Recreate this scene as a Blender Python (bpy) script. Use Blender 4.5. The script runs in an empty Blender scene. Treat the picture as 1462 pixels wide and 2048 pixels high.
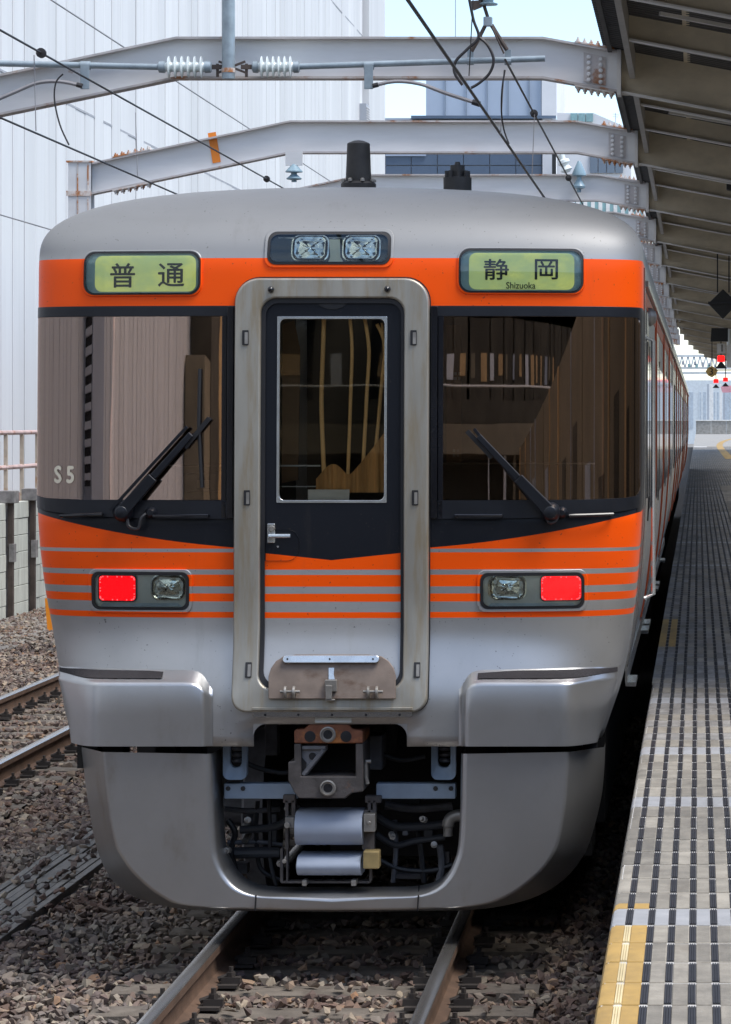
import bpy, bmesh, math, random
import numpy as np
from mathutils import Vector, Matrix
R = math.radians
random.seed(7); RNG = np.random.default_rng(7)
SC = bpy.context.scene; COL = SC.collection

# ------------------------------------------------------------------ camera, sky, sun, exposure
EYE, F, VX, VY = 2.5, 6700.0, 1396.0, 840.0          # eye height, focal length and vanishing point (photo px)
cam = bpy.data.cameras.new('camera'); camo = bpy.data.objects.new('camera', cam); COL.objects.link(camo)
camo.location = (0, 0, EYE); camo.rotation_euler = (R(90), 0, 0)
cam.sensor_fit = 'HORIZONTAL'; cam.sensor_width = 36; cam.lens = F/1462*36
cam.shift_x = -(VX-731)/1462; cam.shift_y = (VY-1024)/1462
cam.clip_start = 0.5; cam.clip_end = 4000
SC.camera = camo
SUN_DIR = Vector((0.44, -0.16, 0.88)).normalized()   # towards the sun: high on the right, so it only grazes the train's front
w = bpy.data.worlds.new('World'); SC.world = w; w.use_nodes = True
nt = w.node_tree; nt.nodes.clear()
sky = nt.nodes.new('ShaderNodeTexSky'); sky.sky_type = 'NISHITA'; sky.sun_disc = False
sky.sun_elevation = math.asin(SUN_DIR.z); sky.sun_rotation = math.atan2(SUN_DIR.x, SUN_DIR.y)
sky.air_density = 1.0; sky.dust_density = 0.4; sky.ozone_density = 2.2; sky.altitude = 800
tc = nt.nodes.new('ShaderNodeTexCoord'); mp = nt.nodes.new('ShaderNodeMapping'); mp.inputs['Scale'].default_value = (1, 1, 2.2)
nz = nt.nodes.new('ShaderNodeTexNoise'); nz.inputs['Scale'].default_value = 2.6; nz.inputs['Detail'].default_value = 7; nz.inputs['Roughness'].default_value = .55
rp = nt.nodes.new('ShaderNodeValToRGB'); rp.color_ramp.elements[0].position = .40; rp.color_ramp.elements[1].position = .90
mx = nt.nodes.new('ShaderNodeMix'); mx.data_type = 'RGBA'; mx.inputs[7].default_value = (5.6, 5.55, 5.5, 1)
bg = nt.nodes.new('ShaderNodeBackground'); bg.inputs['Strength'].default_value = 0.088
ow = nt.nodes.new('ShaderNodeOutputWorld')
L = nt.links.new
L(tc.outputs['Generated'], mp.inputs[0]); L(mp.outputs[0], nz.inputs['Vector']); L(nz.outputs['Fac'], rp.inputs[0])
L(rp.outputs[0], mx.inputs[0]); L(sky.outputs[0], mx.inputs[6]); L(mx.outputs[2], bg.inputs['Color']); L(bg.outputs[0], ow.inputs[0])
sd = bpy.data.lights.new('sun', 'SUN'); sd.energy = 1.5; sd.angle = R(32); sd.color = (1, .95, .88)
so = bpy.data.objects.new('sun', sd); COL.objects.link(so); so.rotation_euler = SUN_DIR.to_track_quat('Z', 'Y').to_euler(); so.location = (0, 0, 30)
SC.view_settings.view_transform = 'Standard'; SC.view_settings.look = 'None'
SC.view_settings.exposure = 1.55; SC.view_settings.gamma = 1.0; SC.view_settings.use_curve_mapping = False

# ------------------------------------------------------------------ helpers
def pxX(px, Y): return (px-VX)/F*Y
def pxZ(py, Y): return EYE-(py-VY)/F*Y
def P(px, py, Y): return Vector((pxX(px, Y), Y, pxZ(py, Y)))

class G:                                               # tiny node-expression helper
    def __init__(s, m): s.t = m.node_tree; s.n = s.t.nodes
    def math(s, op, a, b=None, c=None):
        n = s.n.new('ShaderNodeMath'); n.operation = op
        for i, x in enumerate((a, b, c)):
            if x is None: continue
            if isinstance(x, (int, float)): n.inputs[i].default_value = x
            else: s.t.links.new(x, n.inputs[i])
        return n.outputs[0]
    def mix(s, fac, a, b):
        n = s.n.new('ShaderNodeMix'); n.data_type = 'RGBA'
        for i, x in ((0, fac), (6, a), (7, b)):
            if isinstance(x, (int, float)): n.inputs[i].default_value = x
            elif isinstance(x, tuple): n.inputs[i].default_value = (*x[:3], 1)
            else: s.t.links.new(x, n.inputs[i])
        return n.outputs[2]
    def noise(s, scale, stretch=(1, 1, 1), detail=5, rough=.6):
        c = s.n.new('ShaderNodeNewGeometry'); m = s.n.new('ShaderNodeMapping'); m.inputs['Scale'].default_value = stretch
        n = s.n.new('ShaderNodeTexNoise'); n.inputs['Scale'].default_value = scale; n.inputs['Detail'].default_value = detail; n.inputs['Roughness'].default_value = rough
        s.t.links.new(c.outputs['Position'], m.inputs[0]); s.t.links.new(m.outputs[0], n.inputs['Vector']); return n.outputs['Fac']
    def ramp(s, x, a, b):                              # smooth 0..1 between a and b
        n = s.n.new('ShaderNodeMapRange'); n.interpolation_type = 'SMOOTHSTEP'
        s.t.links.new(x, n.inputs[0]); n.inputs[1].default_value = a; n.inputs[2].default_value = b; return n.outputs[0]
    def xyz(s):
        c = s.n.new('ShaderNodeTexCoord'); p = s.n.new('ShaderNodeSeparateXYZ'); s.t.links.new(c.outputs['Object'], p.inputs[0]); return p.outputs
    def between(s, x, a, b): return s.math('MULTIPLY', s.math('GREATER_THAN', x, a), s.math('LESS_THAN', x, b))

def new_mat(name):
    m = bpy.data.materials.new(name); m.use_nodes = True
    return m, m.node_tree.nodes['Principled BSDF']
def mat(name, col, rough=.6, metal=0., var=.12, vs=3., grime=0., **kw):
    m = mat_(name, col, rough, metal, var, vs, **kw)
    if grime:                                          # broad dirty patches and scuffs laid over the colour
        g = G(m); b = m.node_tree.nodes['Principled BSDF']; src = b.inputs['Base Color'].links[0].from_socket
        f = g.math('MULTIPLY', g.ramp(g.noise(1.1, (2.2, .5, 1), 8, .72), .42, .68), grime); c = g.mix(f, src, (.07, .066, .06))
        f2 = g.math('MULTIPLY', g.ramp(g.noise(24, (1, 1, 1), 6, .7), .56, .72), grime*.7)
        m.node_tree.links.new(g.mix(f2, c, (.10, .092, .08)), b.inputs['Base Color'])
    return m
def mat_(name, col, rough=.6, metal=0., var=.12, vs=3., stretch=(1, 1, 1), bump=0., bs=40., spec=None, stain=None, isl=0., coat=0., rvar=0.):
    m, b = new_mat(name); g = G(m); lk = m.node_tree.links.new
    n = g.noise(vs, stretch)
    c1 = tuple(x*(1-var) for x in col); c2 = tuple(min(1, x*(1+var)) for x in col)
    c = g.mix(g.ramp(n, .3, .7), c1, c2)
    if stain:                                          # (colour, low, high, scale, stretch)
        sc, lo, hi, ss, st = stain
        c = g.mix(g.ramp(g.noise(ss, st, 8, .65), lo, hi), c, sc)
    if isl:
        gi = g.n.new('ShaderNodeNewGeometry'); oi = g.n.new('ShaderNodeObjectInfo')
        r = g.math('FRACT', g.math('ADD', gi.outputs['Random Per Island'], oi.outputs['Random']))
        h = g.n.new('ShaderNodeHueSaturation'); lk(c, h.inputs['Color']); lk(g.math('MULTIPLY_ADD', r, 2*isl, 1-isl), h.inputs['Value']); c = h.outputs[0]
    lk(c, b.inputs['Base Color']); b.inputs['Roughness'].default_value = rough; b.inputs['Metallic'].default_value = metal
    if rvar: lk(g.math('MULTIPLY_ADD', g.noise(vs*2.3, stretch), rvar, rough-rvar/2), b.inputs['Roughness'])
    if spec is not None: b.inputs['Specular IOR Level'].default_value = spec
    if coat: b.inputs['Coat Weight'].default_value = coat; b.inputs['Coat Roughness'].default_value = .08
    if bump:
        bn = g.n.new('ShaderNodeBump'); bn.inputs['Strength'].default_value = bump; bn.inputs['Distance'].default_value = .02
        lk(g.noise(bs, (1, 1, 1), 6), bn.inputs['Height']); lk(bn.outputs[0], b.inputs['Normal'])
    return m
def emis(name, col, s, rough=.3):
    m, b = new_mat(name); b.inputs['Base Color'].default_value = (*col, 1); b.inputs['Roughness'].default_value = rough
    b.inputs['Emission Color'].default_value = (*col, 1); b.inputs['Emission Strength'].default_value = s; return m
def glass(name, tint, gl, ior=2.4, rough=.012, wob=0.):
    m, b = new_mat(name); t = m.node_tree; t.nodes.remove(b); out = t.nodes['Material Output']; g = G(m)
    tr = t.nodes.new('ShaderNodeBsdfTransparent'); tr.inputs[0].default_value = (*tint, 1)
    gs = t.nodes.new('ShaderNodeBsdfGlossy'); gs.inputs[0].default_value = (*gl, 1); gs.inputs['Roughness'].default_value = rough
    fr = t.nodes.new('ShaderNodeFresnel'); fr.inputs[0].default_value = ior
    mi = t.nodes.new('ShaderNodeMixShader'); t.links.new(fr.outputs[0], mi.inputs[0]); t.links.new(tr.outputs[0], mi.inputs[1]); t.links.new(gs.outputs[0], mi.inputs[2])
    if wob:
        bn = t.nodes.new('ShaderNodeBump'); bn.inputs['Strength'].default_value = wob; bn.inputs['Distance'].default_value = .02
        t.links.new(g.noise(2.2, (1, 1, .6), 2), bn.inputs['Height']); t.links.new(bn.outputs[0], gs.inputs['Normal'])
    t.links.new(mi.outputs[0], out.inputs[0]); return m

class MB:
    def __init__(s): s.v = []; s.f = []
    def add(s, vs, fs):
        o = len(s.v); s.v += [tuple(x) for x in vs]; s.f += [tuple(i+o for i in q) for q in fs]; return s
    def box(s, x0, x1, y0, y1, z0, z1):
        return s.add([(x, y, z) for z in (z0, z1) for y in (y0, y1) for x in (x0, x1)],
                     [(0, 2, 3, 1), (4, 5, 7, 6), (0, 1, 5, 4), (2, 6, 7, 3), (0, 4, 6, 2), (1, 3, 7, 5)])
    def cbox(s, c, sx, sy, sz): return s.box(c[0]-sx/2, c[0]+sx/2, c[1]-sy/2, c[1]+sy/2, c[2]-sz/2, c[2]+sz/2)
    def bar(s, p0, p1, wd, h, up=(0, 0, 1), w1=None, h1=None):
        p0 = Vector(p0); p1 = Vector(p1); d = (p1-p0).normalized(); up = Vector(up)
        a = d.cross(up)
        if a.length < 1e-4: a = d.cross(Vector((1, 0, 0)))
        a.normalize(); b = a.cross(d); vs = []
        for p, ww, hh in ((p0, wd, h), (p1, w1 or wd, h1 or h)):
            vs += [p+a*(i*ww/2)+b*(j*hh/2) for i, j in ((-1, -1), (1, -1), (1, 1), (-1, 1))]
        return s.add(vs, [(3, 2, 1, 0), (4, 5, 6, 7)]+[(i, (i+1) % 4, 4+(i+1) % 4, 4+i) for i in range(4)])
    def tube(s, pts, r, n=8, caps=True):
        pts = [Vector(p) for p in pts]; rs = r if isinstance(r, (list, tuple)) else [r]*len(pts); o = len(s.v); ref = None
        for i, p in enumerate(pts):
            d = (pts[min(i+1, len(pts)-1)]-pts[max(i-1, 0)]).normalized()
            if ref is None: ref = d.orthogonal().normalized()
            a = (ref-d*ref.dot(d)).normalized(); b = d.cross(a); ref = a
            s.v += [tuple(p+(a*math.cos(t)+b*math.sin(t))*rs[i]) for t in [2*math.pi*k/n for k in range(n)]]
        for i in range(len(pts)-1):
            s.f += [(o+i*n+k, o+i*n+(k+1) % n, o+(i+1)*n+(k+1) % n, o+(i+1)*n+k) for k in range(n)]
        if caps: s.f += [tuple(o+k for k in range(n-1, -1, -1)), tuple(o+(len(pts)-1)*n+k for k in range(n))]
        return s
    def lathe(s, org, axis, prof, n=16): return s.tube([Vector(org)+Vector(axis).normalized()*h for h, r in prof], [max(r, 1e-4) for h, r in prof], n)
    def ext(s, loop, vec):                             # extrude a closed 3-D loop
        n = len(loop); vec = Vector(vec); a = [Vector(p) for p in loop]
        return s.add(a+[p+vec for p in a], [tuple(range(n-1, -1, -1)), tuple(range(n, 2*n))]+[(i, (i+1) % n, n+(i+1) % n, n+i) for i in range(n)])
    def strips(s, loops, closed=True):                 # faces between successive loops of equal count
        n = len(loops[0]); o = len(s.v)
        for l in loops: s.v += [tuple(p) for p in l]
        for j in range(len(loops)-1):
            for i in range(n if closed else n-1):
                k = (i+1) % n; s.f.append((o+j*n+i, o+j*n+k, o+(j+1)*n+k, o+(j+1)*n+i))
        return s

def rootloc(o):
    v = Vector((0, 0, 0))
    while o is not None: v += o.location; o = o.parent
    return v
def link(o, parent=None):
    COL.objects.link(o)
    if parent is not None: o.parent = parent
    return o
def obj(name, mb, m, parent=None, smooth=True, bevel=0., seg=2, loc=None, angle=35, kind=None):
    me = bpy.data.meshes.new(name); off = rootloc(parent) if parent is not None else Vector(loc or (0, 0, 0))
    me.from_pydata([(x-off.x, y-off.y, z-off.z) for x, y, z in mb.v], [], mb.f)
    bm = bmesh.new(); bm.from_mesh(me); bmesh.ops.recalc_face_normals(bm, faces=bm.faces); bm.to_mesh(me); bm.free()
    for q in (m if isinstance(m, list) else [m]): me.materials.append(q)
    if smooth:
        me.polygons.foreach_set('use_smooth', [True]*len(me.polygons)); me.set_sharp_from_angle(angle=R(angle))
    o = link(bpy.data.objects.new(name, me), parent)
    if loc is not None and parent is None: o.location = loc
    if bevel:
        b = o.modifiers.new('bevel', 'BEVEL'); b.width = bevel; b.segments = seg; b.limit_method = 'ANGLE'; b.angle_limit = R(40); b.harden_normals = True
    if kind: o['kind'] = kind
    return o
def objs(name, mb, m, parent=None, **kw):             # one object for each separate piece of a builder
    p = list(range(len(mb.v)))
    def fd(i):
        while p[i] != i: p[i] = p[p[i]]; i = p[i]
        return i
    for f in mb.f:
        for i in f[1:]: p[fd(i)] = fd(f[0])
    grp = {}
    for f in mb.f: grp.setdefault(fd(f[0]), []).append(f)
    out = []
    for fs in grp.values():
        ids = sorted({i for f in fs for i in f}); ix = {v: k for k, v in enumerate(ids)}
        q = MB(); q.v = [mb.v[i] for i in ids]; q.f = [tuple(ix[i] for i in f) for f in fs]
        out.append(obj(name, q, m, parent, **kw))
    return out
def tag(o, label, cat, group=None):
    o['label'] = label; o['category'] = cat
    if group: o['group'] = group
    return o
def thing(name, label, cat, loc=(0, 0, 0), group=None):
    o = bpy.data.objects.new(name, None); o.empty_display_size = .2; o.location = loc; link(o); return tag(o, label, cat, group)
def copy_tree(o, parent=None):
    c = o.copy(); link(c, parent)
    for ch in list(o.children): copy_tree(ch, c)
    return c
def ht_(h, w): return h if h else w*.2
def text(name, body, m, parent, cx, cz, y, width=None, height=None, depth=.002, bold=0.):
    cu = bpy.data.curves.new(name, 'FONT'); cu.body = body; cu.resolution_u = 3
    t = bpy.data.objects.new(name, cu); COL.objects.link(t); bpy.context.view_layer.update()
    me = bpy.data.meshes.new_from_object(t.evaluated_get(bpy.context.evaluated_depsgraph_get())); COL.objects.unlink(t); bpy.data.objects.remove(t)
    co = np.array([v.co[:] for v in me.vertices]); lo, hi = co.min(0), co.max(0); ex = hi-lo
    sx = width/ex[0] if width else height/ex[1]; sz = height/ex[1] if height else sx
    off = rootloc(parent)
    nb = len(me.vertices)
    for v in me.vertices:
        v.co = ((v.co.x-(lo[0]+hi[0])/2)*sx+cx-off.x, y-off.y, (v.co.y-(lo[1]+hi[1])/2)*sz+cz-off.z)
    if bold:                                           # heavier strokes: staggered copies of the same glyphs
        vs = [v.co[:] for v in me.vertices]; fs = [tuple(p.vertices) for p in me.polygons]; V, Fc = [], []
        for k, (dx, dz) in enumerate(((0, 0), (bold, 0), (-bold, 0), (0, bold), (0, -bold))):
            Fc += [tuple(i+len(V) for i in f) for f in fs]; V += [(x+dx*ht_(height, width), y-k*.00012, z+dz*ht_(height, width)) for x, y, z in vs]
        me = bpy.data.meshes.new(name); me.from_pydata(V, [], Fc)
    me.materials.append(m); me.name = name
    return link(bpy.data.objects.new(name, me), parent)
def rrect(x0, x1, z0, z1, r, n=5):
    rs = r if isinstance(r, (tuple, list)) else (r,)*4   # corners: x0z0, x1z0, x1z1, x0z1
    out = []
    for (cx, cz, a), q in zip((((x0, z0, 180)), (x1, z0, 270), (x1, z1, 0), (x0, z1, 90)), rs):
        sx = 1 if cx == x0 else -1; sz = 1 if cz == z0 else -1
        for k in range(n+1):
            t = R(a+90*k/n); out.append((cx+sx*q+q*math.cos(t), cz+sz*q+q*math.sin(t)))
    return out
def smooth_path(pts, n=8):
    pts = [Vector(p) for p in pts]; out = []
    for i in range(len(pts)-1):
        a = pts[max(i-1, 0)]; b = pts[i]; c = pts[i+1]; d = pts[min(i+2, len(pts)-1)]
        for k in range(n):
            t = k/n; out.append(.5*((2*b)+(c-a)*t+(2*a-5*b+4*c-d)*t*t+(3*b-a-3*c+d)*t**3))
    return out+[pts[-1]]

# ------------------------------------------------------------------ materials
M = {}
M['concrete'] = mat('concrete', (.30, .29, .27), .85, var=.2, vs=4, bump=.3)
M['dark_bed'] = mat('dark_bed', (.045, .038, .034), .95, var=.3, vs=12)
M['ground'] = mat('ground', (.20, .19, .175), .9, var=.2, vs=.4)
M['cladding'] = mat('cladding', (.63, .635, .64), .55, stain=((.53, .53, .535), .52, .80, 1.3, (1, 2.5, .05)), var=.06, vs=.5, stretch=(1, 1, .15), isl=.07)
M['clad_gap'] = mat('clad_gap', (.34, .35, .38), .7)
M['frame_paint'] = mat('frame_paint', (.68, .685, .69), .5, var=.06, vs=2, stretch=(.5, .5, 3), stain=((.30, .13, .05), .70, .80, 3.2, (1, 1, 2.5)))
M['flange_paint'] = mat('flange_paint', (.50, .47, .46), .6, var=.15, vs=3, stain=((.33, .14, .055), .55, .66, 2.6, (1, 1, 1)))
M['rust_paint'] = mat('rust_paint', (.60, .56, .53), .7, var=.15, vs=5, stain=((.42, .17, .06), .42, .58, 6, (1, 1, 1)))
M['orange_tape'] = mat('orange_tape', (.75, .22, .02), .5)
M['galv'] = mat('galv', (.30, .36, .40), .45, .3, var=.15, vs=8)
M['wire'] = mat('wire', (.035, .033, .035), .55, .3)
M['wire_grey'] = mat('wire_grey', (.30, .29, .30), .5, .3)
M['porcelain'] = mat('porcelain', (.72, .78, .78), .18, var=.05)
M['blue_porcelain'] = mat('blue_porcelain', (.22, .32, .38), .25, var=.05)
M['canopy_beam'] = mat('canopy_beam', (.58, .51, .385), .65, var=.14, vs=2, stretch=(1, 1, 2), stain=((.30, .24, .17), .60, .8, 2.4, (1, 1, 1)))
M['canopy_edge'] = mat('canopy_edge', (.36, .34, .32), .5, var=.12, vs=3)
M['canopy_end'] = mat('canopy_end', (.66, .65, .64), .5, var=.06)
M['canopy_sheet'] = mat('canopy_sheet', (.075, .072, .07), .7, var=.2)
M['tile'] = mat('tile', (.25, .228, .19), .75, grime=.55, var=.16, vs=9, bump=.25, bs=60, isl=.26, stain=((.20, .175, .14), .55, .75, 7, (1, .4, 1)))
M['tile_dark'] = mat('tile_dark', (.24, .23, .215), .75, grime=.6, var=.2, vs=9, bump=.25, bs=60, isl=.16, stain=((.16, .15, .14), .5, .75, 7, (1, .4, 1)))
M['tile_white'] = mat('tile_white', (.32, .325, .335), .6, grime=.4, var=.08, vs=9, isl=.05, stain=((.50, .49, .47), .6, .8, 9, (1, 1, 1)))
M['tile_yellow'] = mat('tile_yellow', (.42, .265, .075), .7, grime=.35, var=.1, vs=9, isl=.06, stain=((.50, .33, .13), .58, .78, 9, (1, .5, 1)))
M['strip_yellow'] = mat('strip_yellow', (.60, .50, .29), .6, isl=.05)
M['tread'] = mat('tread', (.022, .023, .028), .6, var=.2, vs=20)
M['joint'] = mat('joint', (.50, .49, .47), .9)
M['rail_side'] = mat('rail_side', (.105, .062, .04), .8, var=.25, vs=6, bump=.2)
M['rail_head'] = mat('rail_head', (.46, .44, .42), .25, .9, var=.05, vs=3, stretch=(1, .3, 1))
M['sleeper'] = mat('sleeper', (.135, .115, .095), .9, var=.25, vs=6, bump=.4, bs=50, stain=((.075, .06, .05), .5, .75, 5, (1, 1, 1)))
M['clip'] = mat('clip', (.045, .038, .034), .7, .2, var=.2)
M['board'] = mat('board', (.185, .17, .15), .75, var=.2, vs=7, stretch=(3, .5, 1), bump=.3, bs=30, isl=.12)
M['block'] = mat('block', (.50, .52, .47), .85, var=.12, vs=3, stretch=(3, 3, .5), isl=.06, bump=.2)
M['block_col'] = mat('block_col', (.60, .58, .57), .8, var=.1, vs=3)
M['post_steel'] = mat('post_steel', (.085, .065, .055), .7, .2, var=.3, vs=5)
M['post_plate'] = mat('post_plate', (.20, .19, .185), .7, var=.3, vs=9)
M['fence_rail'] = mat('fence_rail', (.52, .38, .35), .6, var=.2, vs=3, stain=((.34, .14, .08), .5, .7, 4, (1, 1, 1)))
M['fence_post'] = mat('fence_post', (.47, .40, .32), .6, var=.2, vs=3, stain=((.36, .20, .10), .5, .7, 4, (1, 1, 1)))
M['base_band'] = mat('base_band', (.34, .20, .16), .8)
# train
M['door_silver'] = None
M['gang_steel'] = mat('gang_steel', (.375, .36, .315), .40, .55, var=.1, vs=3, stretch=(3, 3, .4), rvar=.15,
                      stain=((.33, .275, .19), .45, .72, 3.4, (5, 1, .55)))
M['plate_steel'] = mat('plate_steel', (.21, .165, .135), .55, .35, var=.18, vs=7, stain=((.13, .085, .06), .5, .7, 6, (1, 1, 2)))
M['bright_steel'] = mat('bright_steel', (.66, .70, .71), .22, .8, var=.12, vs=8)
M['dull_steel'] = mat('dull_steel', (.30, .285, .26), .45, .6, var=.2, vs=12)
M['rubber'] = mat('rubber', (.012, .012, .014), .5, var=.2)
M['black_paint'] = mat('black_paint', (.010, .012, .017), .36, var=.2, vs=4, spec=.35)
M['black_gloss'] = mat('black_gloss', (.010, .011, .015), .14, var=.2)
M['cab_dark'] = mat('cab_dark', (.055, .048, .04), .8)
M['cab_grey'] = mat('cab_grey', (.16, .175, .175), .6)
M['tan'] = mat('tan', (.92, .60, .26), .5, var=.1, vs=4, stretch=(1, 1, .4))
M['tan_cloth'] = mat('tan_cloth', (.62, .36, .14), .8, var=.25, vs=7, stretch=(5, 1, .4))
M['tan_panel'] = mat('tan_panel', (.26, .16, .085), .6, var=.15, vs=4)
M['paper'] = mat('paper', (.66, .70, .68), .7)
M['decal'] = mat('decal', (.72, .66, .52), .5)
M['skirt'] = mat('skirt', (.455, .46, .465), .31, .84, var=.05, vs=2, rvar=.06, stain=((.34, .31, .275), .55, .85, 2.6, (1.6, 1, .8)))
M['grip'] = mat('grip', (.04, .037, .04), .95, spec=.15, bump=.4, bs=300)
M['coupler'] = mat('coupler', (.10, .09, .086), .6, .3, var=.25, vs=9, stain=((.33, .13, .045), .60, .74, 5, (1, 1, 1)), bump=.2)
M['coupler_rust'] = mat('coupler_rust', (.22, .085, .045), .65, .2, var=.25, vs=12, stain=((.46, .18, .05), .50, .66, 9, (1, 1, 1)), bump=.2)
M['coupler_dark'] = mat('coupler_dark', (.13, .135, .15), .55, .3, var=.25, vs=9)
M['horn'] = mat('horn', (.19, .195, .21), .5, .4, var=.2, vs=12)
M['blue_grey'] = mat('blue_grey', (.27, .34, .42), .42, var=.12, vs=5, stain=((.17, .20, .24), .6, .8, 6, (1, 1, 1)))
M['reservoir'] = mat('reservoir', (.36, .41, .50), .38, var=.06, vs=4)
M['underframe'] = mat('underframe', (.022, .021, .021), .85)
M['hose'] = mat('hose', (.016, .017, .02), .5)
M['brass'] = mat('brass', (.36, .27, .12), .6, .3, var=.2, vs=12)
M['lamp_bowl'] = mat('lamp_bowl', (.50, .495, .45), .12, 1., var=.3, vs=22)
M['lamp_house'] = mat('lamp_house', (.46, .455, .42), .32, .35)
M['lamp_black'] = mat('lamp_black', (.02, .026, .028), .25)
M['lamp_beige'] = mat('lamp_beige', (.55, .52, .40), .5)
M['tail_red'] = emis('tail_red', (1., .0, .006), .42); M['tail_red'].node_tree.nodes['Principled BSDF'].inputs['Specular IOR Level'].default_value = .1
_g = G(M['tail_red']); _x, _y, _z = _g.xyz()        # the lens covers a matrix of small diodes
_p = _g.math('MULTIPLY', _g.math('ABSOLUTE', _g.math('SINE', _g.math('MULTIPLY', _x, 240.))), _g.math('ABSOLUTE', _g.math('SINE', _g.math('MULTIPLY', _z, 240.))))
M['tail_red'].node_tree.links.new(_g.math('MULTIPLY_ADD', _p, .30, .20), M['tail_red'].node_tree.nodes['Principled BSDF'].inputs['Emission Strength'])
M['led'] = emis('led', (1., .09, .11), .62)
M['sign_house'] = mat('sign_house', (.26, .36, .37), .5, var=.06)
def _blind():
    m = emis('blind_film', (.47, .50, .17), .17, .5); g = G(m); b = m.node_tree.nodes['Principled BSDF']
    c = g.mix(g.ramp(g.noise(5, (1, 1, 1.6), 4), .35, .65), (.38, .45, .19), (.56, .57, .17)); m.node_tree.links.new(c, b.inputs['Base Color']); m.node_tree.links.new(c, b.inputs['Emission Color']); return m
M['blind'] = _blind()
M['blind_edge'] = mat('blind_edge', (.46, .54, .42), .6)
M['ink'] = mat('ink', (.02, .025, .025), .6)
M['clear_glass'] = glass('clear_glass', (.93, .97, .96), (1, 1, 1), 1.38)
M['cab_glass'] = glass('cab_glass', (.80, .77, .72), (1.0, .77, .66), 2.9, .01, .02)
M['door_glass'] = glass('door_glass', (.95, .93, .88), (.80, .70, .56), 1.6, .01, .02)
M['side_glass'] = mat('side_glass', (.015, .017, .02), .05, 0, spec=1.)
M['side_steel'] = mat('side_steel', (.34, .34, .335), .22, .85, var=.08, vs=2, stretch=(1, 1, 8))
M['side_orange'] = mat('side_orange', (.62, .10, .02), .4)
M['roof_black'] = mat('roof_black', (.028, .027, .027), .6, var=.25, vs=9)
# background
M['bldg_glass'] = mat('bldg_glass', (.11, .15, .21), .12, .0, var=.12, vs=.2, spec=.8)
M['bldg_glass_pale'] = mat('bldg_glass_pale', (.38, .45, .56), .25, 0, var=.05, vs=.1, spec=.6)
M['bldg_white'] = mat('bldg_white', (.72, .73, .75), .6, var=.05, vs=.3)
M['bldg_grey'] = mat('bldg_grey', (.38, .41, .46), .6, var=.08, vs=.3)
M['far_pane'] = mat('far_pane', (.44, .50, .56), .4)
M['teal'] = mat('teal', (.25, .42, .44), .5)
M['hazed_steel'] = mat('hazed_steel', (.62, .67, .70), .5, var=.08)  # far steel paled: glare and haze put into the colour
M['sign_white'] = mat('sign_white', (.78, .78, .76), .5)
M['sign_yellow'] = mat('sign_yellow', (.74, .50, .17), .5)
M['sign_black'] = mat('sign_black', (.018, .019, .02), .5)
M['sign_pink'] = mat('sign_pink', (.72, .36, .42), .5)
M['signal_red'] = emis('signal_red', (1., .01, .01), .7)
M['marker_orange'] = mat('marker_orange', (.80, .27, .015), .5)

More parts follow.
